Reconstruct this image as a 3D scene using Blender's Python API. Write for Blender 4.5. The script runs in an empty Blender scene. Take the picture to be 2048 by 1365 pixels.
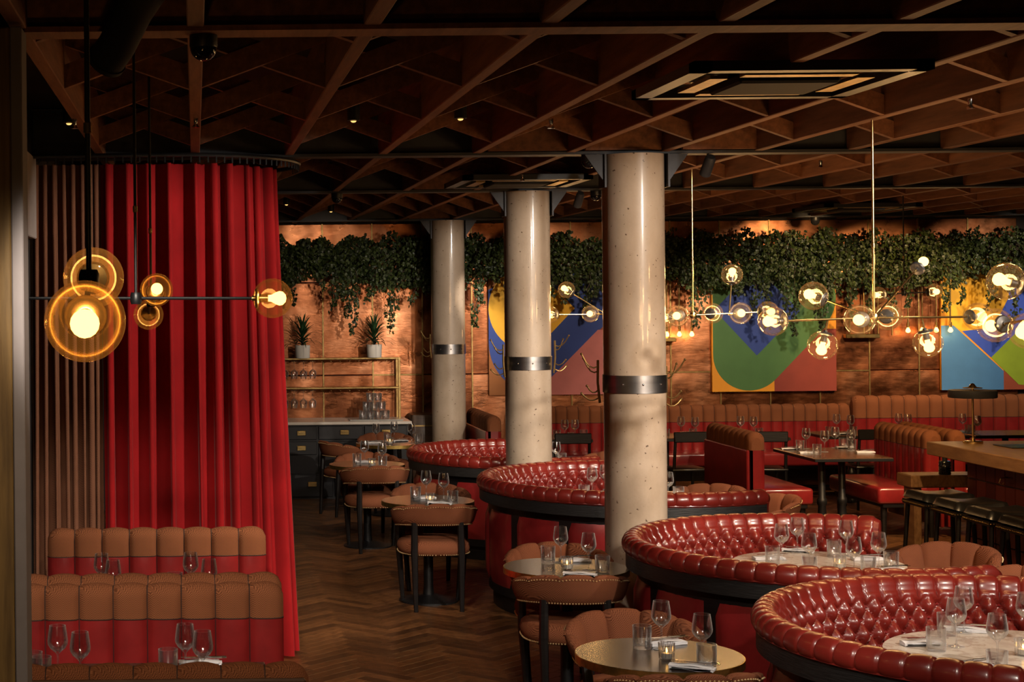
import bpy, bmesh, math, random
from mathutils import Vector, Matrix
random.seed(7)
PI = math.pi
sc = bpy.context.scene
COL = sc.collection

# ------------------------------------------------------------------ camera
F = 3300.0; CX = 390.0; CY = 604.0; HCAM = 2.25; ROLL = 0.0095
cam_d = bpy.data.cameras.new('camera'); cam = bpy.data.objects.new('camera', cam_d); COL.objects.link(cam)
cam_d.sensor_fit = 'HORIZONTAL'; cam_d.sensor_width = 36.0
cam_d.lens = 36.0 * F / 2048.0
cam_d.shift_x = (1024.0 - CX) / 2048.0
cam_d.shift_y = (CY - 682.5) / 2048.0
cam_d.clip_start = 0.05; cam_d.clip_end = 100
c_, s_ = math.cos(ROLL), math.sin(ROLL)
cam.matrix_world = Matrix(((c_, s_, 0, 0), (0, 0, -1, 0), (-s_, c_, 0, HCAM), (0, 0, 0, 1)))
sc.camera = cam

def ray(x, y):
    u = (x - CX) / F; v = (CY - y) / F
    return u * c_ + v * s_, -u * s_ + v * c_
def P(x, y, Y):                       # a pixel of the photograph at depth Y
    dx, dz = ray(x, y); return Vector((dx * Y, Y, HCAM + dz * Y))
def G(x, y, z):                       # a pixel of the photograph on the level z
    dx, dz = ray(x, y); Y = (z - HCAM) / dz; return Vector((dx * Y, Y, z))

# ------------------------------------------------------------------ world, exposure
w = bpy.data.worlds.new('world'); sc.world = w; w.use_nodes = True
w.node_tree.nodes['Background'].inputs[0].default_value = (0.60, 0.42, 0.30, 1)
w.node_tree.nodes['Background'].inputs[1].default_value = 0.005
sc.view_settings.view_transform = 'Standard'; sc.view_settings.look = 'None'
sc.view_settings.gamma = 1.0; sc.view_settings.use_curve_mapping = False
sc.view_settings.exposure = 0.0
sc.cycles.use_denoising = True
sc.cycles.max_bounces = 6; sc.cycles.transparent_max_bounces = 12
sc.cycles.use_adaptive_sampling = True; sc.cycles.adaptive_threshold = 0.06; sc.cycles.light_sampling_threshold = 0.03
sc.cycles.diffuse_bounces = 2; sc.cycles.glossy_bounces = 3
sc.cycles.sample_clamp_indirect = 4.0
sc.cycles.caustics_reflective = False; sc.cycles.caustics_refractive = False

ZC = 3.154      # underside of the joists
WARM = (1.0, 0.78, 0.55); WHITE = (1.0, 0.88, 0.74); AMBER = (1.0, 0.62, 0.28)
SPOTS = [       # unseen spots at ceiling height, some added as fill: place, target, watts, cone degrees, colour
    ((-0.25, 3.9, 3.02), (-0.15, 8.0, 0.85), 440, 32, WHITE),      # benches and curtain
    ((2.0, 7.2, 3.02), (0.05, 10.0, 1.65), 410, 54, WHITE),        # curtain folds from the side
    ((0.2, 3.3, 3.05), (-0.25, 6.0, 1.0), 150, 56, WARM),          # added fill on nearest bench and the pillar
    ((4.3, 4.9, 3.05), (3.25, 7.6, 0.75), 330, 58, WHITE),         # first round booth
    ((2.3, 3.4, 3.05), (3.3, 6.0, 0.9), 190, 44, WHITE),  # added fill for the near rim of the first booth
    ((5.0, 7.0, 3.05), (3.3, 9.7, 0.75), 350, 54, WHITE),          # second round booth
    ((4.8, 10.6, 3.05), (3.1, 12.9, 0.75), 330, 54, WHITE),
    ((4.4, 13.6, 3.05), (2.9, 15.6, 0.75), 230, 54, WHITE),
    ((4.3, 5.6, 3.05), (2.75, 10.3, 1.9), 660, 32, WHITE),         # columns
    ((4.4, 9.2, 3.05), (2.77, 13.75, 1.9), 560, 32, WHITE),
    ((4.4, 14.2, 3.05), (2.86, 18.66, 1.9), 320, 32, WHITE),
    ((1.0, 4.2, 3.05), (1.9, 7.2, 0.7), 220, 46, WHITE),           # round tables and chairs
    ((0.75, 8.6, 3.05), (1.75, 11.6, 0.6), 200, 46, WHITE),
    ((0.8, 11.8, 3.05), (1.6, 14.8, 0.6), 150, 46, WARM),
    ((1.2, 15.2, 3.05), (1.9, 17.5, 0.7), 60, 50, WARM),
    ((1.3, 7.3, 3.05), (0.85, 9.3, 0.0), 110, 44, WARM),           # added fill on the aisle floor
    ((0.9, 10.4, 3.05), (0.85, 12.2, 0.0), 110, 44, WARM),
    ((1.0, 14.1, 3.05), (1.13, 15.05, 0.0), 22, 13, WARM),         # added narrow beams for bright patches on the floor
    ((0.9, 12.2, 3.05), (1.35, 13.4, 0.0), 18, 12, WARM),
    ((6.2, 12.6, 3.05), (5.3, 15.6, 0.7), 420, 50, WARM),          # booths by the wall
    ((7.0, 12.9, 3.05), (6.7, 15.6, 0.8), 420, 50, AMBER),
    ((5.0, 10.2, 3.05), (5.6, 12.4, 0.9), 260, 60, AMBER),         # bar
]
WALL_SPOTS = [  # unseen spots without fixtures, washing the copper wall: x, depth, height, target height, watts, cone, colour
    (1.5, 16.6, 3.08, 1.9, 36, 60, WARM), (2.2, 17.3, 3.08, 1.75, 50, 28, WARM), (3.22, 17.3, 3.08, 1.75, 190, 26, WHITE), (4.3, 16.9, 3.08, 1.8, 95, 60, WARM), (5.50, 17.3, 3.08, 1.75, 150, 26, WARM),
    (5.9, 16.4, 3.08, 1.1, 150, 56, WARM), (6.9, 16.2, 3.08, 1.4, 230, 60, WARM), (7.0, 18.0, 3.08, 2.6, 40, 60, AMBER), (8.1, 17.2, 3.08, 1.9, 230, 60, AMBER), (9.0, 16.2, 3.08, 1.1, 190, 56, WARM), (9.4, 16.9, 3.08, 1.9, 150, 60, WARM),
]
def spot(loc, tgt, watts, cone, col, parent=None, r=0.05):
    d = bpy.data.lights.new('spotlight', 'SPOT'); d.energy = watts; d.color = col
    d.spot_size = math.radians(cone); d.spot_blend = 0.6; d.shadow_soft_size = r
    o = bpy.data.objects.new('spotlight', d); COL.objects.link(o)
    v = Vector(tgt) - Vector(loc); q = v.to_track_quat('-Z', 'Y')
    o.location = loc; o.rotation_euler = q.to_euler()
    return o
for s in SPOTS: spot(*s)
for x, y, h, z, e, cn, col in WALL_SPOTS: spot((x, y, h), (x, 19.37, z), e, cn, col)

# ------------------------------------------------------------------ materials
M = {}
def new_mat(name):
    m = bpy.data.materials.new(name); m.use_nodes = True; M[name] = m
    nt = m.node_tree; return m, nt, nt.nodes['Principled BSDF']
def node(nt, t, **kw):
    n = nt.nodes.new(t)
    for k, v in kw.items(): setattr(n, k, v)
    return n
def ramp(nt, fac, stops):
    r = node(nt, 'ShaderNodeValToRGB'); nt.links.new(fac, r.inputs[0])
    els = r.color_ramp.elements
    while len(els) < len(stops): els.new(0.5)
    for e, (p, c) in zip(els, stops): e.position = p; e.color = (*c, 1)
    return r.outputs[0]
def noise(nt, scale, detail=4, rough=0.55, vec=None, stretch=None, coord='Object'):
    tc = node(nt, 'ShaderNodeTexCoord'); out = tc.outputs[coord]
    if stretch:
        mp = node(nt, 'ShaderNodeMapping'); mp.inputs['Scale'].default_value = stretch
        nt.links.new(out, mp.inputs[0]); out = mp.outputs[0]
    n = node(nt, 'ShaderNodeTexNoise'); n.inputs['Scale'].default_value = scale
    n.inputs['Detail'].default_value = detail; n.inputs['Roughness'].default_value = rough
    nt.links.new(out, n.inputs['Vector']); return n.outputs[0]
def bump(nt, b, h, strength=0.3, dist=0.01):
    n = node(nt, 'ShaderNodeBump'); n.inputs['Strength'].default_value = strength; n.inputs['Distance'].default_value = dist
    nt.links.new(h, n.inputs['Height']); nt.links.new(n.outputs[0], b.inputs['Normal'])
def plain(name, col, rough=0.5, metal=0.0, var=0.12, scale=8, coat=0, bmp=0.0, stretch=None, spec=None, sheen=0):
    m, nt, b = new_mat(name)
    n = noise(nt, scale, stretch=stretch)
    lo = tuple(max(0, c * (1 - var)) for c in col); hi = tuple(min(1, c * (1 + var)) for c in col)
    nt.links.new(ramp(nt, n, [(0.3, lo), (0.7, hi)]), b.inputs['Base Color'])
    b.inputs['Roughness'].default_value = rough; b.inputs['Metallic'].default_value = metal
    if coat: b.inputs['Coat Weight'].default_value = coat; b.inputs['Coat Roughness'].default_value = 0.12
    if spec is not None: b.inputs['Specular IOR Level'].default_value = spec
    if sheen: b.inputs['Sheen Weight'].default_value = sheen; b.inputs['Sheen Roughness'].default_value = 0.4
    if bmp: bump(nt, b, n, bmp)
    return m
plain('black_paint', (0.007, 0.007, 0.008), 0.42, var=0.2)
plain('black_wood', (0.007, 0.0055, 0.0055), 0.38, var=0.35, scale=6, stretch=(1, 1, 12), bmp=0.1)
plain('band_wood', (0.011, 0.010, 0.010), 0.5, var=0.5, scale=14, stretch=(1, 1, 14), bmp=0.25)
plain('steel_dark', (0.045, 0.047, 0.055), 0.55, 0.3, var=0.2)
plain('steel_band', (0.42, 0.42, 0.44), 0.32, 1.0, var=0.18, scale=4, stretch=(1, 1, 6))
plain('brass', (0.72, 0.50, 0.20), 0.26, 1.0, var=0.12)
plain('brass_dull', (0.36, 0.24, 0.095), 0.42, 1.0, var=0.3, scale=20)
plain('gold_edge', (0.75, 0.52, 0.16), 0.35, 1.0, var=0.25, scale=30)
plain('nail_brass', (0.95, 0.70, 0.36), 0.42, 0.6, var=0.05)
plain('seam_red', (0.05, 0.006, 0.006), 0.6)
plain('seam_brown', (0.035, 0.013, 0.006), 0.8)
plain('chrome', (0.8, 0.8, 0.8), 0.12, 1.0, var=0.02)
plain('navy_cabinet', (0.006, 0.0055, 0.009), 0.45, var=0.2)
plain('white_stone', (0.72, 0.66, 0.60), 0.3, var=0.08)
plain('pot_white', (0.80, 0.77, 0.73), 0.3, var=0.03)
plain('soil', (0.03, 0.02, 0.012), 0.9, var=0.5, scale=60)
plain('yucca_leaf', (0.022, 0.060, 0.022), 0.45, var=0.6, scale=9)
plain('ivy_stem', (0.05, 0.035, 0.02), 0.8, var=0.3)
plain('napkin', (0.78, 0.77, 0.80), 0.85, var=0.04, scale=30, bmp=0.1)
plain('candle_wax', (0.85, 0.80, 0.70), 0.6, var=0.03)
plain('deck', (0.020, 0.013, 0.011), 0.85, var=0.5, scale=2)
plain('grey_paint', (0.17, 0.150, 0.150), 0.7, var=0.08)
plain('white_board', (0.50, 0.45, 0.43), 0.7, var=0.08)
plain('dark_wall', (0.020, 0.014, 0.012), 0.8, var=0.3)
plain('lamp_black', (0.020, 0.021, 0.024), 0.4, var=0.1)
plain('leather_black', (0.008, 0.0075, 0.0075), 0.30, var=0.3, scale=30, bmp=0.15)
plain('grout', (0.05, 0.03, 0.028), 0.85, var=0.3)
plain('tray', (0.55, 0.54, 0.52), 0.35, 0.5, var=0.05)

def leather(name, col, rough):
    m, nt, b = new_mat(name)
    n = noise(nt, 5, 5)
    lo = tuple(c * 0.55 for c in col)
    nt.links.new(ramp(nt, n, [(0.25, lo), (0.65, col)]), b.inputs['Base Color'])
    b.inputs['Roughness'].default_value = rough
    b.inputs['Coat Weight'].default_value = 0.5; b.inputs['Coat Roughness'].default_value = 0.16
    bump(nt, b, noise(nt, 160, 3), 0.10, 0.002)
leather('leather_red', (0.235, 0.020, 0.014), 0.33)
leather('leather_plain', (0.25, 0.016, 0.016), 0.30)

def fabric(name, c1, c2, w=0.014, fr=780.0):      # woven herringbone cloth
    m, nt, b = new_mat(name)
    tc = node(nt, 'ShaderNodeTexCoord'); sp = node(nt, 'ShaderNodeSeparateXYZ'); nt.links.new(tc.outputs['Object'], sp.inputs[0])
    ad = node(nt, 'ShaderNodeMath', operation='ADD'); nt.links.new(sp.outputs[0], ad.inputs[0]); nt.links.new(sp.outputs[1], ad.inputs[1])
    pp = node(nt, 'ShaderNodeMath', operation='PINGPONG'); pp.inputs[1].default_value = w; nt.links.new(ad.outputs[0], pp.inputs[0])
    a2 = node(nt, 'ShaderNodeMath', operation='ADD'); nt.links.new(pp.outputs[0], a2.inputs[0]); nt.links.new(sp.outputs[2], a2.inputs[1])
    mu = node(nt, 'ShaderNodeMath', operation='MULTIPLY'); mu.inputs[1].default_value = fr; nt.links.new(a2.outputs[0], mu.inputs[0])
    si = node(nt, 'ShaderNodeMath', operation='SINE'); nt.links.new(mu.outputs[0], si.inputs[0])
    mr = node(nt, 'ShaderNodeMapRange'); mr.inputs[1].default_value = -1; nt.links.new(si.outputs[0], mr.inputs[0])
    n = noise(nt, 6, 3)
    mx = node(nt, 'ShaderNodeMix', data_type='RGBA'); mx.inputs[6].default_value = (*c1, 1); mx.inputs[7].default_value = (*c2, 1)
    nt.links.new(mr.outputs[0], mx.inputs[0])
    hs = node(nt, 'ShaderNodeHueSaturation'); nt.links.new(mx.outputs[2], hs.inputs['Color'])
    m2 = node(nt, 'ShaderNodeMapRange'); m2.inputs[3].default_value = 0.8; m2.inputs[4].default_value = 1.15; nt.links.new(n, m2.inputs[0])
    nt.links.new(m2.outputs[0], hs.inputs['Value']); nt.links.new(hs.outputs[0], b.inputs['Base Color'])
    b.inputs['Roughness'].default_value = 0.9; b.inputs['Specular IOR Level'].default_value = 0.15
    bump(nt, b, mr.outputs[0], 0.25, 0.001)
fabric('fabric_tan', (0.115, 0.034, 0.015), (0.31, 0.112, 0.055))
fabric('fabric_bench', (0.105, 0.033, 0.013), (0.27, 0.098, 0.042))
fabric('curtain_tan', (0.13, 0.050, 0.027), (0.26, 0.115, 0.066), 0.02, 600)
plain('velvet_red', (0.30, 0.006, 0.008), 0.85, var=0.18, scale=3, spec=0.2, sheen=0.15)

def wood(name, c1, c2, scale, stretch, rough=0.5, coat=0, random_amt=0.0, coord='Object', bm=0.12):
    m, nt, b = new_mat(name)
    n = noise(nt, scale, 6, 0.6, stretch=stretch, coord=coord)
    colr = ramp(nt, n, [(0.28, c1), (0.72, c2)])
    if random_amt:
        oi = node(nt, 'ShaderNodeObjectInfo'); ge = node(nt, 'ShaderNodeNewGeometry')
        ad = node(nt, 'ShaderNodeMath', operation='ADD'); nt.links.new(oi.outputs['Random'], ad.inputs[0]); nt.links.new(ge.outputs['Random Per Island'], ad.inputs[1])
        fr = node(nt, 'ShaderNodeMath', operation='FRACT'); nt.links.new(ad.outputs[0], fr.inputs[0])
        mr = node(nt, 'ShaderNodeMapRange'); mr.inputs[3].default_value = 1 - random_amt; mr.inputs[4].default_value = 1 + random_amt
        nt.links.new(fr.outputs[0], mr.inputs[0])
        hs = node(nt, 'ShaderNodeHueSaturation'); nt.links.new(colr, hs.inputs['Color']); nt.links.new(mr.outputs[0], hs.inputs['Value'])
        colr = hs.outputs[0]
    nt.links.new(colr, b.inputs['Base Color']); b.inputs['Roughness'].default_value = rough
    if coat: b.inputs['Coat Weight'].default_value = coat; b.inputs['Coat Roughness'].default_value = 0.2
    if bm: bump(nt, b, n, bm)
wood('joist_wood', (0.10, 0.034, 0.013), (0.27, 0.105, 0.045), 3.5, (6, 0.5, 6), 0.7, random_amt=0.22)
wood('floor_wood', (0.045, 0.017, 0.0055), (0.155, 0.064, 0.021), 9, (2, 2, 2), 0.40, 0.15, random_amt=0.5)
wood('bar_wood', (0.16, 0.075, 0.030), (0.34, 0.185, 0.085), 5, (9, 0.7, 4), 0.45, 0.2)
wood('dark_wood', (0.022, 0.010, 0.005), (0.06, 0.028, 0.012), 5, (1, 6, 6), 0.5, 0.1)
wood('frame_wood', (0.035, 0.014, 0.006), (0.09, 0.040, 0.016), 5, (1, 9, 9), 0.5, 0.1)
wood('post_wood', (0.07, 0.038, 0.010), (0.20, 0.12, 0.035), 4, (8, 8, 0.6), 0.6)
wood('table_black', (0.016, 0.011, 0.010), (0.030, 0.020, 0.016), 7, (1, 8, 1), 0.26, 0.3, bm=0.0)
wood('table_brown', (0.05, 0.022, 0.010), (0.10, 0.048, 0.024), 7, (8, 1, 1), 0.27, 0.4, bm=0.0)
wood('ply', (0.05, 0.018, 0.008), (0.10, 0.038, 0.016), 2, (1, 4, 1), 0.8)

def m_copper():
    m, nt, b = new_mat('copper')
    n = noise(nt, 1.7, 8, 0.62); n2 = noise(nt, 3.0, 7, 0.62, stretch=(1, 1, 2.2)); n3 = noise(nt, 9, 5, 0.6, stretch=(1, 1, 5))
    oi = node(nt, 'ShaderNodeObjectInfo')
    mx = node(nt, 'ShaderNodeMath', operation='ADD'); nt.links.new(n, mx.inputs[0])
    ml = node(nt, 'ShaderNodeMath', operation='MULTIPLY_ADD'); ml.inputs[1].default_value = 0.26; ml.inputs[2].default_value = -0.13
    nt.links.new(oi.outputs['Random'], ml.inputs[0]); nt.links.new(ml.outputs[0], mx.inputs[1])
    nt.links.new(ramp(nt, mx.outputs[0], [(0.30, (0.10, 0.030, 0.012)), (0.50, (0.36, 0.130, 0.055)), (0.72, (0.66, 0.30, 0.155))]), b.inputs['Base Color'])
    b.inputs['Metallic'].default_value = 0.92
    mr = node(nt, 'ShaderNodeMapRange'); mr.inputs[1].default_value = 0.3; mr.inputs[2].default_value = 0.7; mr.inputs[3].default_value = 0.20; mr.inputs[4].default_value = 0.52; nt.links.new(n2, mr.inputs[0])
    nt.links.new(mr.outputs[0], b.inputs['Roughness'])
    ad = node(nt, 'ShaderNodeMath', operation='MULTIPLY_ADD'); ad.inputs[1].default_value = 0.35; nt.links.new(n3, ad.inputs[0]); nt.links.new(n2, ad.inputs[2])
    bump(nt, b, ad.outputs[0], 0.16, 0.025)
m_copper()
def m_concrete():
    m, nt, b = new_mat('concrete')
    n = noise(nt, 3.0, 8, 0.65, stretch=(1, 1, 0.6))
    v = node(nt, 'ShaderNodeTexNoise'); v.inputs['Scale'].default_value = 46; v.inputs['Detail'].default_value = 2
    tc = node(nt, 'ShaderNodeTexCoord'); nt.links.new(tc.outputs['Object'], v.inputs['Vector'])
    base = ramp(nt, n, [(0.3, (0.40, 0.30, 0.215)), (0.7, (0.60, 0.48, 0.37))])
    pit = ramp(nt, v.outputs[0], [(0.262, (0.22, 0.17, 0.13)), (0.305, (1, 1, 1))])
    mx = node(nt, 'ShaderNodeMix', data_type='RGBA', blend_type='MULTIPLY'); mx.inputs[0].default_value = 1
    nt.links.new(base, mx.inputs[6]); nt.links.new(pit, mx.inputs[7]); nt.links.new(mx.outputs[2], b.inputs['Base Color'])
    b.inputs['Roughness'].default_value = 0.42; b.inputs['Coat Weight'].default_value = 0.7; b.inputs['Coat Roughness'].default_value = 0.10
    bump(nt, b, v.outputs[0], 0.10, 0.006)
m_concrete()
def m_marble():
    m, nt, b = new_mat('marble')
    n = noise(nt, 2.5, 9, 0.7)
    nt.links.new(ramp(nt, n, [(0.35, (0.52, 0.46, 0.40)), (0.47, (0.62, 0.57, 0.50)), (0.5, (0.44, 0.37, 0.31)), (0.54, (0.62, 0.57, 0.50)), (0.7, (0.66, 0.61, 0.55))]), b.inputs['Base Color'])
    b.inputs['Roughness'].default_value = 0.25
m_marble()
def m_leaf(name, c1, c2):
    m, nt, b = new_mat(name)
    g = node(nt, 'ShaderNodeNewGeometry')
    nt.links.new(ramp(nt, g.outputs['Random Per Island'], [(0.0, c1), (1.0, c2)]), b.inputs['Base Color'])
    b.inputs['Roughness'].default_value = 0.45
m_leaf('ivy_leaf', (0.008, 0.018, 0.005), (0.050, 0.072, 0.016))
plain('duct_black', (0.004, 0.0035, 0.004), 0.8)
def m_tile():
    m, nt, b = new_mat('tile_red')
    oi = node(nt, 'ShaderNodeObjectInfo')
    nt.links.new(ramp(nt, oi.outputs['Random'], [(0, (0.07, 0.012, 0.010)), (1, (0.17, 0.030, 0.022))]), b.inputs['Base Color'])
    b.inputs['Roughness'].default_value = 0.2
m_tile()
def m_glass(name, tint, gloss=(1, 1, 1), blend=0.22, rough=0.03, cap=0.5, haze=0.0, haze_col=(1, 1, 1), edge=0.3, power=7.0, base=0.03):
    """thin clear glass: clear body, fresnel reflection, pale diffuse rims standing in for edge glints, and a faint even haze"""
    m, nt, b = new_mat(name); nt.nodes.remove(b)
    out = nt.nodes['Material Output']
    tr = node(nt, 'ShaderNodeBsdfTransparent'); tr.inputs[0].default_value = (*tint, 1)
    gl = node(nt, 'ShaderNodeBsdfGlossy'); gl.inputs[0].default_value = (*gloss, 1); gl.inputs['Roughness'].default_value = rough
    lw = node(nt, 'ShaderNodeLayerWeight'); lw.inputs[0].default_value = blend
    mr = node(nt, 'ShaderNodeMapRange'); mr.inputs[3].default_value = base; mr.inputs[4].default_value = cap
    nt.links.new(lw.outputs['Fresnel'], mr.inputs[0])
    mx = node(nt, 'ShaderNodeMixShader'); nt.links.new(mr.outputs[0], mx.inputs[0])
    nt.links.new(tr.outputs[0], mx.inputs[1]); nt.links.new(gl.outputs[0], mx.inputs[2])
    df = node(nt, 'ShaderNodeBsdfDiffuse'); df.inputs[0].default_value = (*haze_col, 1)
    tl = node(nt, 'ShaderNodeBsdfTranslucent'); tl.inputs[0].default_value = (*haze_col, 1)
    hz = node(nt, 'ShaderNodeMixShader'); hz.inputs[0].default_value = 0.5; nt.links.new(df.outputs[0], hz.inputs[1]); nt.links.new(tl.outputs[0], hz.inputs[2])
    pw = node(nt, 'ShaderNodeMath', operation='POWER'); pw.inputs[1].default_value = power; nt.links.new(lw.outputs['Facing'], pw.inputs[0])
    ma = node(nt, 'ShaderNodeMath', operation='MULTIPLY_ADD', use_clamp=True); ma.inputs[1].default_value = edge; ma.inputs[2].default_value = haze
    nt.links.new(pw.outputs[0], ma.inputs[0])
    m2 = node(nt, 'ShaderNodeMixShader'); nt.links.new(ma.outputs[0], m2.inputs[0])
    nt.links.new(mx.outputs[0], m2.inputs[1]); nt.links.new(hz.outputs[0], m2.inputs[2])
    nt.links.new(m2.outputs[0], out.inputs['Surface'])
m_glass('glass', (0.985, 0.985, 0.99), blend=0.35, rough=0.09, edge=1.0, cap=0.6, power=3.2, base=0.09)
m_glass('glass_thick', (0.975, 0.975, 0.98), blend=0.38, rough=0.09, edge=0.9, cap=0.6, haze=0.012, power=3.6, base=0.09)
m_glass('globe_glass', (0.985, 0.97, 0.94), (1, 0.9, 0.75), 0.15, cap=0.4, haze=0.008, haze_col=(1, 0.8, 0.5), edge=0.45)
m_glass('globe_amber', (0.97, 0.90, 0.78), (1, 0.8, 0.5), 0.15, cap=0.35, haze=0.018, haze_col=(1, 0.62, 0.25), edge=0.4)
def emit(name, col, s):
    m, nt, b = new_mat(name); nt.nodes.remove(b)
    e = node(nt, 'ShaderNodeEmission'); e.inputs[0].default_value = (*col, 1); e.inputs[1].default_value = s
    nt.links.new(e.outputs[0], nt.nodes['Material Output'].inputs['Surface'])
emit('bulb_glow', (1.0, 0.46, 0.10), 8)
emit('flame', (1.0, 0.5, 0.12), 12)
emit('downlight_glow', (1.0, 0.55, 0.16), 1.6)
for nm, cc in dict(art_yellow=(0.80, 0.42, 0.02), art_blue=(0.022, 0.055, 0.27), art_pink=(0.50, 0.155, 0.15), art_rust=(0.27, 0.055, 0.025), art_brown=(0.30, 0.10, 0.02),
                   art_green=(0.060, 0.16, 0.045), art_orange=(0.72, 0.29, 0.015), art_red=(0.24, 0.035, 0.022), art_lightblue=(0.05, 0.18, 0.42), art_royal=(0.03, 0.08, 0.50), art_lime=(0.24, 0.36, 0.02)).items():
    plain(nm, cc, 0.65, var=0.07, scale=6)

# ------------------------------------------------------------------ mesh helpers
class MB:
    def __init__(s): s.v = []; s.f = []
    def add(s, vs, fs, mat=None):
        o = len(s.v)
        s.v += [tuple(mat @ Vector(p)) if mat else tuple(p) for p in vs]
        s.f += [tuple(i + o for i in f) for f in fs]; return s
    def box(s, lo, hi, mat=None):
        x0, y0, z0 = lo; x1, y1, z1 = hi
        return s.add([(x0,y0,z0),(x1,y0,z0),(x1,y1,z0),(x0,y1,z0),(x0,y0,z1),(x1,y0,z1),(x1,y1,z1),(x0,y1,z1)],
              [(0,3,2,1),(4,5,6,7),(0,1,5,4),(1,2,6,5),(2,3,7,6),(3,0,4,7)], mat)
    def rbox(s, lo, hi, r=0.01, seg=2, mat=None):
        bm = bmesh.new(); bmesh.ops.create_cube(bm, size=1)
        for v in bm.verts:
            v.co = Vector([lo[i] + (v.co[i] + 0.5) * (hi[i] - lo[i]) for i in range(3)])
        bmesh.ops.bevel(bm, geom=list(bm.edges), offset=r, segments=seg, profile=0.5, affect='EDGES')
        bm.verts.index_update()
        s.add([v.co[:] for v in bm.verts], [[v.index for v in f.verts] for f in bm.faces], mat); bm.free(); return s
    def lathe(s, prof, n=20, at=(0,0,0), mat=None, closed=False):
        vs = []; fs = []; m = len(prof)
        for i in range(n):
            a = 2 * PI * i / n
            for r, z in prof: vs.append((at[0] + r * math.cos(a), at[1] + r * math.sin(a), at[2] + z))
        for i in range(n):
            j = (i + 1) % n
            for k in range(m - 1 if not closed else m):
                k2 = (k + 1) % m
                if prof[k][0] < 1e-6 and prof[k2][0] < 1e-6: continue
                if prof[k][0] < 1e-6: fs.append((i*m+k, j*m+k2, i*m+k2))
                elif prof[k2][0] < 1e-6: fs.append((i*m+k, j*m+k, i*m+k2))
                else: fs.append((i*m+k, j*m+k, j*m+k2, i*m+k2))
        return s.add(vs, fs, mat)
    def tube(s, pts, r, n=8, cap=True):
        pts = [Vector(p) for p in pts]; rs = r if isinstance(r, (list, tuple)) else [r] * len(pts)
        vs = []; fs = []; up = None
        for i, p in enumerate(pts):
            t = (pts[min(i+1, len(pts)-1)] - pts[max(i-1, 0)]).normalized()
            if up is None: up = t.orthogonal().normalized()
            up = (up - t * up.dot(t)).normalized(); b = t.cross(up)
            for k in range(n):
                a = 2 * PI * k / n; vs.append(tuple(p + (up * math.cos(a) + b * math.sin(a)) * rs[i]))
        for i in range(len(pts) - 1):
            for k in range(n):
                k2 = (k + 1) % n; fs.append((i*n+k, i*n+k2, (i+1)*n+k2, (i+1)*n+k))
        if cap: fs.append(tuple(range(n))[::-1]); fs.append(tuple((len(pts)-1)*n + k for k in range(n)))
        return s.add(vs, fs)
    def sphere(s, c, r, nu=12, nv=8, sc=(1,1,1)):
        prof = [(r * math.sin(PI * k / nv), -r * math.cos(PI * k / nv)) for k in range(nv + 1)]
        prof[0] = (0, -r); prof[-1] = (0, r)
        m = Matrix.Translation(c) @ Matrix.Diagonal((*sc, 1))
        return s.lathe(prof, nu, mat=m)
    def octa(s, c, r):
        x, y, z = c
        return s.add([(x+r,y,z),(x-r,y,z),(x,y+r,z),(x,y-r,z),(x,y,z+r),(x,y,z-r)],
                     [(0,2,4),(2,1,4),(1,3,4),(3,0,4),(2,0,5),(1,2,5),(3,1,5),(0,3,5)])
    def grid(s, fn, nu, nv, wrap=False):
        vs = [fn(i, j) for i in range(nu) for j in range(nv)]; fs = []
        for i in range(nu if wrap else nu - 1):
            i2 = (i + 1) % nu
            for j in range(nv - 1): fs.append((i*nv+j, i2*nv+j, i2*nv+j+1, i*nv+j+1))
        return s.add(vs, fs)
    def prism(s, poly, y0, y1):        # polygon in x,z extruded along y
        n = len(poly)
        return s.add([(x, y0, z) for x, z in poly] + [(x, y1, z) for x, z in poly],
              [tuple(range(n)), tuple(range(n, 2*n))[::-1]] + [(i, i+n, (i+1)%n+n, (i+1)%n) for i in range(n)])
    def mesh(s, name, mat, smooth=True, angle=38):
        me = bpy.data.meshes.new(name); me.from_pydata(s.v, [], s.f); me.validate()
        bm = bmesh.new(); bm.from_mesh(me); bmesh.ops.recalc_face_normals(bm, faces=list(bm.faces)); bm.to_mesh(me); bm.free()
        if smooth:
            me.polygons.foreach_set('use_smooth', [True] * len(me.polygons)); me.set_sharp_from_angle(angle=math.radians(angle))
        me.materials.append(M[mat]); return me
    def build(s, name, mat, parent=None, smooth=True, angle=38):
        return link(name, s.mesh(name, mat, smooth, angle), parent)
def link(name, me, parent=None):
    o = bpy.data.objects.new(name, me); COL.objects.link(o)
    if parent is not None: o.parent = parent
    return o
def tag(o, label=None, cat=None, group=None, kind=None):
    if label: o['label'] = label
    if cat: o['category'] = cat
    if group: o['group'] = group
    if kind: o['kind'] = kind
    return o
def empty(name, loc=(0,0,0), rz=0.0):
    o = bpy.data.objects.new(name, None); COL.objects.link(o); o.location = loc; o.rotation_euler = (0, 0, rz); o.empty_display_size = 0.1; return o
def copy_tree(o, parent=None):
    c = o.copy(); COL.objects.link(c); c.parent = parent
    for ch in [k for k in o.children]: copy_tree(ch, c)
    return c
class Proto:                            # first use is the thing itself, later uses are copies
    def __init__(s, root): s.root = root; s.used = False
    def put(s, loc, rz, label, cat, group=None):
        o = s.root if not s.used else copy_tree(s.root)
        s.used = True; o.location = loc; o.rotation_euler = (0, 0, rz); tag(o, label, cat, group); return o

# ================================================================== SETTING
XL, XR, YW, YN = -1.0, 10.2, 19.4, 2.2
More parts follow.
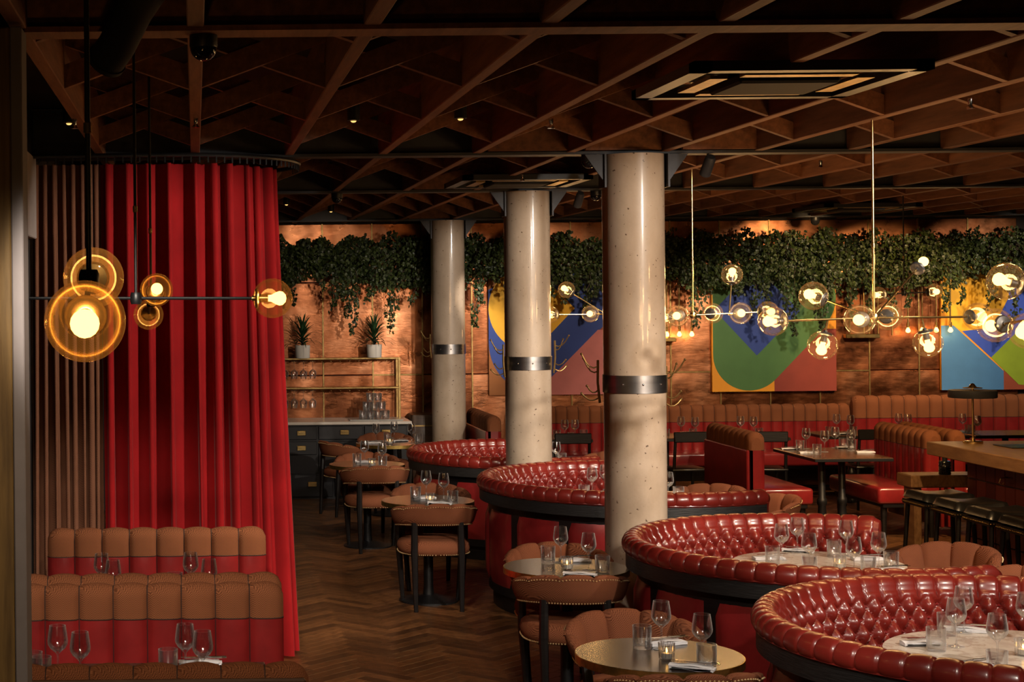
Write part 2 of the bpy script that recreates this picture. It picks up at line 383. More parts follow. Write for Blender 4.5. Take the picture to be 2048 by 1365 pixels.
# floor: sub-floor plus herringbone planks
flo = MB().box((XL - 0.1, YN, -0.08), (XR, YW + 0.1, -0.012)).build('floor', 'dark_wood', smooth=False); tag(flo, kind='structure')
PW, PL = 0.085, 0.425
def plank_mb(): return MB().rbox((-PL/2 + 0.001, -PW/2 + 0.001, -0.012), (PL/2 - 0.001, PW/2 - 0.001, 0.0), 0.0015, 1)
pm = plank_mb().mesh('plank', 'floor_wood', smooth=False)
spots_p = []
c45 = math.sqrt(0.5)
for k in range(-10, 240):
    for j in range(-14, 14):
        for lx, ly, r in ((k * PW + PL/2 + j * PL, k * PW + PW/2 - j * PL, 0), ((k - 0.5) * PW + j * PL, k * PW + PL/2 - j * PL, PI/2)):
            X = (lx - ly) * c45 + 2.5; Y = (lx + ly) * c45 + 2.0
            if XL - 0.2 < X < XR and YN < Y < YW: spots_p.append((X, Y, r + PI/4))
seen_p = set(); planks = []
for X, Y, r in spots_p:
    k = (round(X, 3), round(Y, 3), round(r, 3))
    if k not in seen_p: seen_p.add(k); planks.append((X, Y, r))
vis = [p for p in planks if 0.42 < p[0] < 1.95 and p[1] > 6.4]
vis.sort(key=lambda p: p[1]); front = vis[:300]; fs_ = set(front)
for X, Y, r in front:
    o = link('plank', pm, flo); o.location = (X, Y, 0); o.rotation_euler = (0, 0, r)
rest = MB(); pv = [v.co[:] for v in pm.vertices]; pf = [tuple(p.vertices) for p in pm.polygons]
for X, Y, r in planks:
    if (X, Y, r) in fs_: continue
    rest.add(pv, pf, Matrix.Translation((X, Y, 0)) @ Matrix.Rotation(r, 4, 'Z'))
tag(rest.build('parquet', 'floor_wood', flo, smooth=False), kind='stuff')

# ceiling: deck, joists, cross bracing, steel
cei = MB().box((XL - 0.3, YN, 3.46), (XR, YW + 0.1, 3.52)).build('ceiling', 'deck', smooth=False); tag(cei, kind='structure')
JX = [0.010 + 0.582 * k for k in range(-1, 17)]
STEEL = [5.5, 10.3, 13.75, 18.72]
jm = {}
for x in JX:
    for y0, y1 in zip([YN] + [s + 0.05 for s in STEEL], [s - 0.05 for s in STEEL] + [YW]):
        key = round(y1 - y0, 3)
        if key not in jm: jm[key] = MB().rbox((-0.028, 0, 0), (0.028, y1 - y0, 0.30), 0.004, 1).mesh('joist', 'joist_wood', smooth=False)
        o = link('joist', jm[key], cei); o.location = (x, y0, ZC)
tb = Matrix.Translation((0, 0, 0.01))
def brace_mesh(sgn):
    m = MB(); L = 0.582 - 0.056; zt0, zt1 = 0.0, 0.19
    a = ((-L/2, zt0), (L/2, zt1)) if sgn > 0 else ((-L/2, zt1), (L/2, zt0))
    m.prism([(a[0][0], a[0][1]), (a[1][0], a[1][1]), (a[1][0], a[1][1] + 0.10), (a[0][0], a[0][1] + 0.10)], -0.022, 0.022)
    return m.mesh('cross_brace', 'joist_wood', smooth=False)
bmesh_p, bmesh_n = brace_mesh(1), brace_mesh(-1)
for y in (5.78, 7.03, 8.29, 9.55, 11.4, 12.6, 14.8, 15.9, 17.0, 18.1):
    for x0, x1 in zip(JX[:-1], JX[1:]):
        if 6.0 < y < 7.3 and 1.6 < (x0 + x1)/2 < 3.1: continue
        for me, dy in ((bmesh_p, -0.026), (bmesh_n, 0.026)):
            o = link('cross_brace', me, cei); o.location = ((x0 + x1) / 2, y + dy, ZC + 0.005)
for y in STEEL:
    b = MB().box((XL - 0.3, y - 0.075, ZC - 0.012), (XR, y + 0.075, ZC + 0.006)).box((XL - 0.3, y - 0.008, ZC), (XR, y + 0.008, ZC + 0.29)).box((XL - 0.3, y - 0.075, ZC + 0.285), (XR, y + 0.075, ZC + 0.30))
    o = b.build('steel_beam', 'steel_dark' if y > 6 else 'joist_wood', cei, smooth=False)
    if y > 6: o['label'] = 'dark grey steel beam'
for x0, x1 in ((1.82, 2.35), (2.42, 2.94), (3.02, 3.53)):
    b = MB().box((x0, 10.18, ZC + 0.01), (x1, 10.22, ZC + 0.17)); b.build('blocking_board', 'joist_wood', cei, smooth=False)
for x0, x1, y in ((2.42, 2.94, 13.64), (1.82, 2.35, 13.64), (2.42, 2.94, 18.60)):
    MB().box((x0, y, ZC + 0.01), (x1, y + 0.04, ZC + 0.17)).build('blocking_board', 'joist_wood', cei, smooth=False)
for x, y in ((0.012, 8.1), (-0.583, 8.1), (3.58, 7.6), (4.18, 7.7), (1.8, 8.3), (4.18, 11.0), (2.39, 12.0)):
    MB().tube([(0,0,0), (0,0,-0.035)], 0.006, 6).lathe([(0, -0.05), (0.018, -0.048), (0.018, -0.044), (0.008, -0.03), (0.012, -0.012), (0.012, 0)], 10).build('sprinkler_head', 'chrome', cei).location = (x, y, ZC)

# walls
wb = MB().box((XL, YW, 0), (XR, YW + 0.1, 3.5)).build('wall_back', 'dark_wall', smooth=False); tag(wb, kind='structure')
rows = [(0.02, 1.37), (1.37, 2.46), (2.46, 3.15)]
pmesh = {}
for k in range(-3, 15):
    x0 = 1.50 + 0.583 * k; x1 = x0 + 0.583
    if x0 < XL or x1 > XR: continue
    for r, (z0, z1) in enumerate(rows):
        if r not in pmesh: pmesh[r] = MB().rbox((0.004, -0.02, 0), (0.579, 0.0, z1 - z0 - 0.008), 0.006, 1).mesh('copper_panel', 'copper', smooth=False)
        o = link('copper_panel', pmesh[r], wb); o.location = (x0, YW, z0 + 0.004)
    MB().box((x0 - 0.008, YW - 0.03, 0), (x0 + 0.008, YW - 0.012, 3.15)).build('brass_strip', 'brass_dull', wb, smooth=False)
for z in (1.37, 2.46):
    for k in range(-2, 14, 2 if z > 2 else 3):
        x0 = 1.50 + 0.583 * k
        MB().box((x0 + 0.008, YW - 0.028, z - 0.007), (x0 + 0.575, YW - 0.012, z + 0.007)).build('brass_strip', 'brass_dull', wb, smooth=False)
wl = MB().box((XL - 0.1, 5.4, 0), (XL, YW, 3.5)).build('wall_left', 'dark_wall', smooth=False); tag(wl, kind='structure')
bd = MB().rbox((XL, 9.45, 2.64), (XL + 0.045, 10.0, 3.13), 0.006, 1).build('trim_2', 'white_board', smooth=False); tag(bd, kind='structure')
wr = MB().box((XR, YN, 0), (XR + 0.1, YW, 3.5)).build('wall_right', 'dark_wall', smooth=False); tag(wr, kind='structure')
post = empty('pillar', (-0.645, 5.35, 0)); tag(post, 'dark timber pillar with grey painted edge beside hanging globe lamps', 'pillar', kind='structure')
MB().rbox((-0.25, -0.09, 0), (0.062, 0.05, ZC - 0.02), 0.006, 1).build('timber_face', 'post_wood', post, smooth=False)
MB().rbox((0.062, -0.095, 0), (0.100, 0.06, ZC - 0.02), 0.004, 1).build('painted_edge', 'grey_paint', post, smooth=False)

# columns
COLS = [(2.74, 10.3, 'nearest concrete column between the round booths'), (2.77, 13.75, 'middle concrete column with coat hooks on both sides'), (2.86, 18.66, 'farthest concrete column by the copper wall')]
RC = 0.19; ZB = [1.715, 1.715, 1.69]
for (x, y, lab), zb in zip(COLS, ZB):
    c = empty('column', (x, y, 0)); tag(c, 'polished beige ' + lab, 'column', 'concrete columns', 'structure')
    MB().lathe([(0, 0), (RC, 0), (RC, ZC - 0.014), (0, ZC - 0.014)], 56).build('shaft', 'concrete', c)
    b = MB().lathe([(RC + 0.001, zb - 0.055), (RC + 0.006, zb - 0.055), (RC + 0.006, zb + 0.055), (RC + 0.001, zb + 0.055)], 56, closed=True).build('steel_collar', 'steel_band', c)
    r = MB()
    for a in (-2.2, -1.57, -0.9): r.sphere((math.cos(a) * (RC + 0.006), math.sin(a) * (RC + 0.006), zb), 0.007, 8, 5)
    r.build('rivets', 'chrome', b)
    for s in (-1, 1):
        MB().prism([(s * RC, ZC - 0.20), (s * RC, ZC - 0.015), (s * (RC + 0.13), ZC - 0.015)], -0.09, -0.075).prism([(s * RC, ZC - 0.22), (s * RC, ZC - 0.015), (s * (RC + 0.012), ZC - 0.015), (s * (RC + 0.012), ZC - 0.22)], -0.11, 0.05).build('bracket', 'steel_dark', c, smooth=False)

def hook(x, y, z, s, lab):      # branching brass coat hook on the column's side
    h = empty('coat_hook', (x, y, z)); tag(h, lab, 'coat hook', 'coat hooks on the columns')
    MB().tube([(0, 0, -0.13), (s * 0.012, 0, 0.0), (s * 0.01, 0, 0.14)], 0.008, 8).build('stem', 'brass_dull', h)
    for k, (dz, ln, up, dy) in enumerate(((0.10, 0.11, 0.08, -0.03), (0.07, 0.08, 0.08, 0.05), (-0.05, 0.08, 0.03, -0.04), (-0.10, 0.10, 0.03, 0.02))):
        pts = [(s * 0.01, 0, dz)]
        for t in (0.25, 0.5, 0.75, 1.0):
            pts.append((s * (0.01 + ln * t), dy * t, dz - 0.02 * math.sin(PI * t) + up * t ** 2))
        MB().tube(pts, 0.0048, 7).sphere(pts[-1], 0.008, 8, 6).build('prong', 'brass_dull', h)
hook(2.77 - RC - 0.014, 13.70, 1.73, -1, 'brass branching coat hook on left side of middle column')
hook(2.77 + RC + 0.014, 13.70, 1.76, 1, 'brass branching coat hook on right side of middle column')
hook(2.74 - RC - 0.014, 10.36, 1.72, -1, 'brass branching coat hook on left side of nearest column')
hook(2.74 + RC + 0.014, 10.36, 1.68, 1, 'brass branching coat hook on right side of nearest column')
hook(2.86 - RC - 0.014, 18.6, 1.72, -1, 'brass branching coat hook on farthest column by copper wall')

# ================================================================== CURTAIN
def rail_pt(s, RR=0.78):                 # plan of the rail: straight, then a rounded end
    x0, y0, R = -0.14, 10.62, RR
    L1 = x0 - XL
    if s < L1: return Vector((XL + s, y0 - R + 0.02 * (1 - s / L1), 0)), Vector((0, -1, 0))
    a = -PI/2 + (s - L1) / R
    return Vector((x0 + R * math.cos(a), y0 + R * math.sin(a), 0)), Vector((math.cos(a), math.sin(a), 0))
def curtain(name, s0, s1, folds, amp, mat, flare, lab, seed):
    rnd = random.Random(seed); n = folds * 14; nz = 14
    ph = [0]; 
    wd = [rnd.uniform(0.7, 1.4) for _ in range(folds)]; tot = sum(wd); acc = [0]
    for q in wd: acc.append(acc[-1] + q / tot)
    am = [rnd.uniform(0.7, 1.25) for _ in range(folds)]
    dr = [rnd.uniform(-0.012, 0.012) for _ in range(folds + 1)]
    def fn(i, j):
        k = min(folds - 1, i // 14); t = (i - k * 14) / 14
        u = acc[k] + (acc[k+1] - acc[k]) * t; z = j / (nz - 1)
        p, nr = rail_pt(s0 + (s1 - s0) * u, 0.575); tn = Vector((-nr.y, nr.x, 0))
        f = 0.5 - 0.5 * math.cos(2 * PI * t); f = f ** 0.75
        low = 1 - z
        off = amp * am[k] * f * (0.75 + 0.45 * low) + flare * low ** 1.3 * max(0, (u - 0.45) / 0.55)
        sl = dr[k] * (1 - t) + dr[k+1] * t
        q = p + nr * off + tn * (sl * low * 2 + 0.02 * math.sin(2 * PI * t) * amp / 0.06)
        return (q.x, q.y, 0.02 + z * 3.07)
    o = MB().grid(fn, n + 1, nz).build(name, mat, None, angle=180); tag(o, lab, 'curtain'); return o
curtain('red_curtain', 0.43, 2.05, 13, 0.13, 'velvet_red', 0.10, 'long red velvet curtain hanging in deep folds from curved rail', 3)
curtain('tan_curtain', 0.02, 0.43, 8, 0.075, 'curtain_tan', 0.0, 'tan herringbone curtain hanging beside the red velvet one', 5)
rail = empty('curtain_rail', (0, 0, 3.125)); tag(rail, 'curved black curtain rail under the ceiling joists', 'curtain rail')
pts = [rail_pt(k * 0.05)[0] + rail_pt(k * 0.05)[1] * 0.035 for k in range(0, 58)]
MB().tube(pts, 0.014, 8).build('rail_tube', 'black_paint', rail)
for k in range(1, 46):
    p, nr = rail_pt(0.03 + k * 0.05); q = p + nr * 0.035
    MB().box((q.x - 0.004, q.y - 0.008, -0.045), (q.x + 0.004, q.y + 0.008, -0.01)).build('glider', 'black_paint', rail, smooth=False)

# ================================================================== PENDANT LAMPS
GR = 0.075
globe_me = {k: MB().sphere((0, 0, 0), GR, 32, 20).mesh('globe', k, True, 180) for k in ('globe_glass', 'globe_amber')}
bulb_me = MB().lathe([(0, 0.052), (0.014, 0.049), (0.025, 0.038), (0.027, 0.026), (0.022, 0.012), (0.013, -0.004), (0.012, -0.016), (0, -0.016)], 16).mesh('bulb', 'bulb_glow', True, 180)
def holder_me(mat): return MB().lathe([(0, -0.078), (0.010, -0.078), (0.010, -0.070), (0.034, -0.066), (0.040, -0.058), (0.036, -0.054), (0.016, -0.050), (0.016, -0.018), (0, -0.018)], 20).mesh('lamp_holder', mat)
holder = {'brass': holder_me('brass'), 'black': holder_me('lamp_black')}
def chandelier(lab, x, y, zhub, metal, arms, rod_r=0.007, hold='black', glass='globe_glass', watts=8.0, ztop=3.46, group='globe chandeliers'):
    """arms: (start, globe centre, cap direction or None, bare) in world coordinates; the cap sits on the side the arm comes from"""
    root = empty('globe_chandelier', (x, y, zhub)); tag(root, lab, 'chandelier', group); o0 = Vector((x, y, zhub))
    MB().tube([(0, 0, 0), (0, 0, ztop - zhub)], rod_r, 10).build('rod', metal, root)
    MB().lathe([(rod_r, 0.27 * (ztop - zhub)), (rod_r + 0.003, 0.272 * (ztop - zhub)), (rod_r + 0.003, 0.29 * (ztop - zhub)), (rod_r, 0.292 * (ztop - zhub))], 12).build('joint', 'brass', root)
    MB().lathe([(0, -0.022), (0.018, -0.022), (0.022, -0.012), (0.022, 0.012), (0.018, 0.022), (0, 0.022)], 16).build('hub', metal, root)
    for st, gc, bare in arms:
        st = Vector(st) - o0; gc = Vector(gc) - o0
        d = (gc - st).normalized(); q = d.to_track_quat('Z', 'Y').to_matrix().to_4x4()
        T = Matrix.Translation(gc) @ q
        a = MB().tube([st, gc - d * 0.07], 0.0055 if metal == 'brass' else 0.006, 8).build('arm', metal, root)
        h = link('lamp_holder', holder[hold], a); h.matrix_local = T
        b = link('bulb', bulb_me, a); b.matrix_local = T
        if not bare:
            g = link('globe', globe_me[glass], a); g.location = gc
        L = bpy.data.lights.new('lamp_light', 'POINT'); L.energy = watts; L.color = (1.0, 0.56, 0.22); L.shadow_soft_size = 0.045
        lo = bpy.data.objects.new('lamp_light', L); COL.objects.link(lo); lo.parent = a; lo.location = gc + d * 0.02
    return root
def arm(h, px, Y, frm=None, bare=False):
    g = P(px[0], px[1], Y); return (frm if frm is not None else h, g, bare)
# near lamp by the pillar
hb = P(178, 560, 3.54)
chandelier('black rod pendant with large amber globe nearest the pillar', hb.x, hb.y, hb.z, 'black_paint', [arm(hb, (170, 643), 3.02), arm(hb, (187, 556), 4.06)], 0.006, 'brass', 'globe_amber', 4.0)
hb = P(272, 597, 6.2)
chandelier('black pendant with long horizontal bar and one amber globe before red curtain', hb.x, hb.y, hb.z, 'black_paint', [(hb, P(545, 597, 6.2), False), (hb, hb - (P(545, 597, 6.2) - hb), False)], 0.006, 'brass', 'globe_amber', 2.5)
hb = P(302, 605, 7.85)
chandelier('black pendant with two small globes one above another before red curtain', hb.x, hb.y, hb.z, 'black_paint', [arm(hb, (313, 580), 7.5), arm(hb, (297, 630), 8.25)], 0.006, 'brass', 'globe_amber', 2.5)
# brass lamps over the booths
hb = P(1748, 636, 8.5)
chandelier('brass many-armed globe chandelier with one bare bulb', hb.x, hb.y, hb.z, 'brass',
    [arm(hb, (1546, 643), 8.45), arm(hb, (1956, 634), 8.75), arm(hb, (1627, 592), 8.7), arm(hb, (1843, 528), 8.9, None, True), arm(hb, (1719, 640), 8.05), arm(hb, (1775, 633), 8.95),
     (P(1655, 642, 8.48), P(1645, 691, 8.48), False), (P(1844, 640, 8.6), P(1856, 686, 8.6), False)], 0.007)
hb = P(1386, 631, 11.7)
chandelier('brass globe chandelier close to the nearest column', hb.x, hb.y, hb.z, 'brass',
    [arm(hb, (1330, 636), 11.6), arm(hb, (1536, 624), 11.8), arm(hb, (1355, 632), 11.25), arm(hb, (1425, 627), 12.1), (P(1458, 630, 11.75), P(1464, 550, 11.8), False), (P(1458, 630, 11.75), P(1481, 627, 11.35), False)])
hb = P(1212, 629, 14.7)
chandelier('brass globe chandelier seen between nearest and middle columns', hb.x, hb.y, hb.z, 'brass',
    [arm(hb, (1101, 630), 14.6), arm(hb, (1133, 580), 14.8), arm(hb, (1181, 628), 14.2), arm(hb, (1245, 600), 14.8), arm(hb, (1300, 632), 14.7)])
hb = P(1808, 587, 15.3)
chandelier('thin dark pendant with two globes in front of copper wall', hb.x, hb.y, hb.z, 'black_paint', [arm(hb, (1757, 590), 15.3), arm(hb, (1868, 584), 15.3)], 0.006)
hb = Vector((3.62, 6.6, 2.19))
chandelier('brass globe chandelier cut by picture edge above front booth', hb.x, hb.y, hb.z, 'brass', [arm(hb, (2012, 563), 6.68), arm(hb, (1990, 651), 7.3), arm(hb, (2055, 662), 6.9), (hb, (4.1, 6.3, 2.3), False)])

# ================================================================== CEILING FITTINGS
m, nt, b = new_mat('lamp_gloss'); nt.links.new(ramp(nt, noise(nt, 4), [(0, (0.006, 0.006, 0.007)), (1, (0.012, 0.012, 0.014))]), b.inputs['Base Color']); b.inputs['Roughness'].default_value = 0.06
def cassette(x0, y0, sx, sy, lab):
    c = empty('air_conditioner', (x0 + sx/2, y0 + sy/2, ZC)); tag(c, lab, 'air conditioner', 'ceiling cassettes')
    hx, hy = sx/2, sy/2
    fr = MB()
    for lo, hi in (((-hx, -hy, -0.03), (hx, -hy + 0.07, 0.01)), ((-hx, hy - 0.07, -0.03), (hx, hy, 0.01)), ((-hx, -hy, -0.03), (-hx + 0.07, hy, 0.01)), ((hx - 0.07, -hy, -0.03), (hx, hy, 0.01))): fr.box(lo, hi)
    fr.build('frame', 'lamp_black', c, smooth=False)
    MB().box((-hx + 0.07, -hy + 0.07, 0.0), (hx - 0.07, hy - 0.07, 0.02)).build('inner_tray', 'lamp_gloss', c, smooth=False)
    MB().rbox((-hx + 0.26, -hy + 0.26, -0.045), (hx - 0.26, hy - 0.26, 0.0), 0.01, 1).build('grille', 'duct_black', c, smooth=False)
    for k in range(4):
        a = k * PI/2; f = MB().box((-hx + 0.24, -hy + 0.13, -0.03), (hx - 0.24, -hy + 0.20, -0.015)); o = f.build('flap', 'brass_dull', c, smooth=False); o.rotation_euler = (0, 0, a)  # brass tint on the flaps stands in for warm reflection on black
cassette(1.94, 6.38, 0.93, 0.92, 'black ceiling air conditioner in front of nearest column')
cassette(1.98, 12.1, 0.95, 0.95, 'black ceiling air conditioner above middle column')
cassette(6.25, 16.3, 0.95, 0.95, 'black ceiling air conditioner far off near copper wall')
def dome(px, Y, lab, r=0.07):
    p = P(px[0], px[1], Y); c = empty('dome_camera', (p.x, p.y, ZC - 0.014)); tag(c, lab, 'camera', 'dome cameras')
    MB().lathe([(0, 0), (r * 1.05, 0), (r * 1.05, -0.035), (r, -0.04), (0, -0.04)], 24).build('base', 'black_paint', c)
    MB().lathe([(r * math.cos(t * PI/2/8), -0.04 - r * math.sin(t * PI/2/8)) for t in range(9)], 24).build('dome', 'lamp_gloss', c)
dome((407, 95), 5.52, 'glossy black dome camera on ceiling above red curtain', 0.045)
dome((1178, 318), 10.26, 'black dome camera on left of nearest column top', 0.045)
dome((1346, 318), 10.26, 'black dome camera on right of nearest column top', 0.045)
dome((1192, 393), 13.7, 'small black dome camera on far beam between two columns', 0.045)
dome((674, 398), 13.7, 'small black dome camera on beam right of red curtain', 0.045)
dome((1630, 425), 18.69, 'small black dome camera above round green painting', 0.05)
def downlight(px, lab, dz=0.05):
    p = G(px[0], px[1], ZC + dz); c = empty('downlight', (p.x, p.y, ZC + dz)); tag(c, lab, 'downlight', 'tiny ceiling downlights')
    MB().lathe([(0.026, 0), (0.034, 0), (0.034, 0.30 - dz), (0.026, 0.30 - dz)], 16, closed=True).build('can', 'black_paint', c)
    MB().lathe([(0, -0.012), (0.010, -0.010), (0.016, -0.003)], 16).build('lens', 'downlight_glow', c)
downlight((138, 246), 'tiny lit downlight in ceiling above tan curtain')
downlight((707, 241), 'tiny lit downlight in ceiling right of curtain rail')
downlight((921, 237), 'tiny lit downlight between joists before middle column')
downlight((573, 409), 'tiny lit downlight just right of curtain edge', 0.06)
downlight((662, 423), 'tiny lit downlight above hanging ivy near curtain', 0.06)
def track_spot(px, Y, tgt, lab):
    p = P(px[0], px[1], Y); c = empty('track_spotlight', (p.x, p.y, ZC - 0.012)); tag(c, lab, 'spotlight')
    MB().tube([(0,0,0), (0,0,-0.05)], 0.008, 8).build('stalk', 'black_paint', c)
    d = (Vector(tgt) - p).normalized(); s = Vector((0, 0, -0.07))
    MB().tube([s - d * 0.07, s - d * 0.05, s + d * 0.07], [0.025, 0.034, 0.036], 16).build('head', 'steel_dark', c)
track_spot((1416, 328), 10.3, (3.0, 12.5, 0.8), 'grey spotlight on beam right of nearest column')
track_spot((1158, 398), 13.7, (3.0, 16, 0.8), 'grey spotlight on beam left of nearest column')
d0, d1 = P(268, 40, 5.28), P(212, 122, 5.42)
du = empty('air_duct', d0); tag(du, 'dark round air duct dipping below ceiling above near pendant', 'duct')
MB().tube([(0.10, -0.25, 0.12), (0, 0, 0.03), tuple((d1 - d0) * 0.6), tuple(d1 - d0)], 0.062, 20).build('duct_tube', 'duct_black', du)
MB().tube([tuple((d1 - d0) * 0.94), tuple((d1 - d0) * 1.02)], [0.067, 0.067], 20).build('collar', 'duct_black', du)

# ================================================================== ROUND TUFTED BOOTHS
def booth(cx, cy, R, zt, a0, a1, lab):
    b = empty('round_booth', (cx, cy, 0)); tag(b, lab, 'booth', 'round tufted leather booths')
    a0, a1 = math.radians(a0), math.radians(a1); arc = a1 - a0
    ncol = int(round(arc * (R - 0.08) / 0.088)); SP = 12; nu = ncol * SP + 1
    rr = 0.058; zc = zt - rr
    prof = []                        # (r, z, normal_r, normal_z, mode, v) from outside over the roll and down the back
    for k in range(15):
        t = math.radians(-50 + 230 * k / 14)
        prof.append((R + rr * math.cos(t), zc + rr * math.sin(t), math.cos(t), math.sin(t), 0, k / 14))
    ztop, zbot = zc, 0.44; NR = 44
    for k in range(1, NR):
        v = k / (NR - 1); z = ztop + (zbot - ztop) * v
        r = R - rr - 0.075 * v - 0.012 * math.sin(PI * v)
        prof.append((r, z, -1, 0.12, 1, ztop - z))
    dv = 0.118
    def fn(i, j):
        u = i / SP; r, z, nr, nz, mode, v = prof[j]; a = a0 + arc * i / (nu - 1)
        ch = abs(math.sin(PI * u))
        if mode == 0:
            h = 0.012 * (ch ** 0.28 - 1) * min(1, 0.55 + 1.0 * v)
        else:
            vv = v / dv - 0.62                      # below the first row of buttons
            A = abs(math.sin(PI * (u + vv))); B = abs(math.sin(PI * (u - vv)))
            tuft = (A * B) ** 0.42
            top = ch ** 0.34
            f = min(1, max(0, (vv + 0.5) / 0.5)); f = f * f * (3 - 2 * f)
            h = (top * 0.030 - 0.014) * (1 - f) + (tuft * 0.050 - 0.024) * f
            if vv < -0.5: h *= min(1, max(0.3, v / 0.03))
        r2 = r + nr * h; z2 = z + nz * h
        return (r2 * math.cos(a), r2 * math.sin(a), z2)
    nv = len(prof)
    bk = MB().grid(fn, nu, nv)
    for i in (0, nu - 1):            # rounded arm ends
        ring = [Vector(fn(i, j)) for j in range(nv)]; a = a0 if i == 0 else a1
        q = Vector((math.cos(a) * (R - 0.02), math.sin(a) * (R - 0.02), zc - 0.03)); tn = Vector((math.sin(a), -math.cos(a), 0)) * (1 if i == 0 else -1)
        low = [Vector((math.cos(a) * (R + 0.03), math.sin(a) * (R + 0.03), 0.44))]
        loop = ring + low
        mid = [p.lerp(q, 0.16) + tn * 0.028 for p in loop]; cen = q.copy(); cen.z = 0.7
        n = len(loop)
        bk.add(loop + mid + [cen + tn * 0.035], [(k, (k+1) % n, n + (k+1) % n, n + k) for k in range(n)] + [(n + k, n + (k+1) % n, 2*n) for k in range(n)])
    back = bk.build('tufted_back', 'leather_red', b, angle=70)
    bt = MB()
    for row in range(8):
        for q in range(0, ncol):
            vv = row * 0.5; zz = ztop - (vv + 0.62) * dv; q = q + 0.5 * (row % 2)
            if zz < 0.48: continue
            v = (ztop - zz) / (ztop - zbot); r = R - rr - 0.075 * v - 0.012 * math.sin(PI * v) + 0.012; a = a0 + arc * q / ncol
            bt.octa((r * math.cos(a), r * math.sin(a), zz), 0.011)
    tag(bt.build('buttons', 'leather_plain', back), kind='stuff')
    def ring(r0, r1, z0, z1, aa0, aa1, n):
        m = MB()
        pr = [(r0, z0), (r1, z0), (r1, z1), (r0, z1)]
        def f(i, j):
            r, z = pr[j % 4]; a = aa0 + (aa1 - aa0) * i / (n - 1); return (r * math.cos(a), r * math.sin(a), z)
        m.grid(f, n, 5); m.f.append((0, 1, 2, 3)); e = (n - 1) * 5; m.f.append((e, e + 3, e + 2, e + 1)); return m
    zb = zt - 0.095
    ring(R - 0.03, R + 0.036, zb - 0.085, zb, a0, a1, 80).build('band', 'band_wood', b)
    pts = [((R + 0.04) * math.cos(a0 + arc * k / 80), (R + 0.04) * math.sin(a0 + arc * k / 80), zb + 0.004) for k in range(81)]
    MB().tube(pts, 0.007, 6).build('piping', 'leather_red', b)
    npan = max(1, int(round(arc * R / 0.46))); g = 0.032 / R
    for k in range(npan):
        p0 = a0 + arc * k / npan + g; p1 = a0 + arc * (k + 1) / npan - g; n = 14
        def f(i, j, p0=p0, p1=p1):
            u = i / (n - 1); v = j / 7; e = min(1, min(u, 1 - u) * 9, min(v, 1 - v) * 6); e = max(0, e) ** 0.5
            r = R - 0.032 + 0.028 * e; a = p0 + (p1 - p0) * u
            return (r * math.cos(a), r * math.sin(a), 0.17 + v * (zb - 0.13 - 0.17))
        MB().grid(f, n, 8).build('leather_panel', 'leather_plain', b)
    ring(R - 0.045, R - 0.028, 0.12, zb - 0.08, a0, a1, 60).build('carcass', 'black_wood', b)
    ring(R - 0.5, R - 0.06, 0.0, 0.12, a0, a1, 60).build('plinth', 'black_wood', b)
    ring(R - 0.52, R - 0.10, 0.36, 0.455, a0, a1, 60).build('seat', 'leather_plain', b)
    ring(R - 0.50, R - 0.11, 0.12, 0.36, a0, a1, 60).build('seat_base', 'leather_plain', b)
    return b
BO = [(3.376, 6.66, 1.03, 0.95, 40, 294), (3.405, 8.88, 1.03, 0.95, 55, 294), (3.26, 12.13, 1.13, 0.95, 82, 300), (2.95, 14.98, 0.98, 0.90, 88, 300)]
for (x, y, R, zt, a0, a1), lab in zip(BO, ('round booth of deep buttoned red leather at picture corner, closest of all', 'round booth of buttoned red leather in front of nearest column',
                                  'round booth of buttoned red leather between nearest and middle columns', 'round booth of buttoned red leather between middle and farthest columns')):
    booth(x, y, R, zt, a0, a1, lab)

# ================================================================== TABLES
def round_table(name, x, y, r, z, top, edge, lab, base_r=0.22, group='round tables'):
    t = empty(name, (x, y, 0)); tag(t, lab, 'table', group)
    MB().lathe([(0, z - 0.022), (r - 0.004, z - 0.022), (r - 0.003, z), (0, z)], 64).build('tabletop', top, t)
    if edge: MB().lathe([(r - 0.004, z - 0.034), (r, z - 0.034), (r, z - 0.001), (r - 0.004, z - 0.001)], 64, closed=True).build('brass_edge', 'gold_edge', t)
    MB().lathe([(0.042, 0.05), (0.036, 0.12), (0.036, z - 0.06), (0.10, z - 0.03), (0.10, z - 0.022)], 24).build('pedestal', 'black_paint', t)
    MB().lathe([(0, 0), (base_r, 0), (base_r, 0.012), (base_r * 0.7, 0.025), (0.06, 0.05), (0, 0.05)], 36).build('base', 'black_paint', t)
    return t
TB = dict(f=(1.935, 6.93, 0.345), s=(2.055, 9.2, 0.345), t=(1.725, 12.33, 0.345), u=(1.56, 15.1, 0.345), v=(2.03, 17.3, 0.355))
TN = dict(f='nearest round black table', s='round black table beside nearest column', t='round black table in middle of the aisle', u='round black table in front of navy cabinet', v='farthest round black table by white counter')
TL = dict(f='black round table with brass rim, nearest of its row', s='black round table with brass rim beside nearest column', t='black round table with brass rim left of middle booth',
          u='black round table with brass rim, second from navy cabinet', v='black round table with brass rim closest to navy cabinet')
for k, (x, y, r) in TB.items(): round_table('round_table', x, y, r, 0.75, 'table_black', True, TL[k], group='brass rimmed tables')
MT = dict(a=(3.42, 6.82, 0.55), b=(3.47, 9.22, 0.46), c=(3.33, 12.3, 0.52), d=(3.0, 15.1, 0.42))
MN = dict(a='marble table of closest round booth', b='marble table of booth before nearest column', c='marble table of booth behind nearest column', d='marble table of farthest round booth')
for k, (x, y, r) in MT.items(): round_table('marble_table', x, y, r, 0.755, 'marble', False, 'round pale ' + MN[k], 0.26, 'marble booth tables')

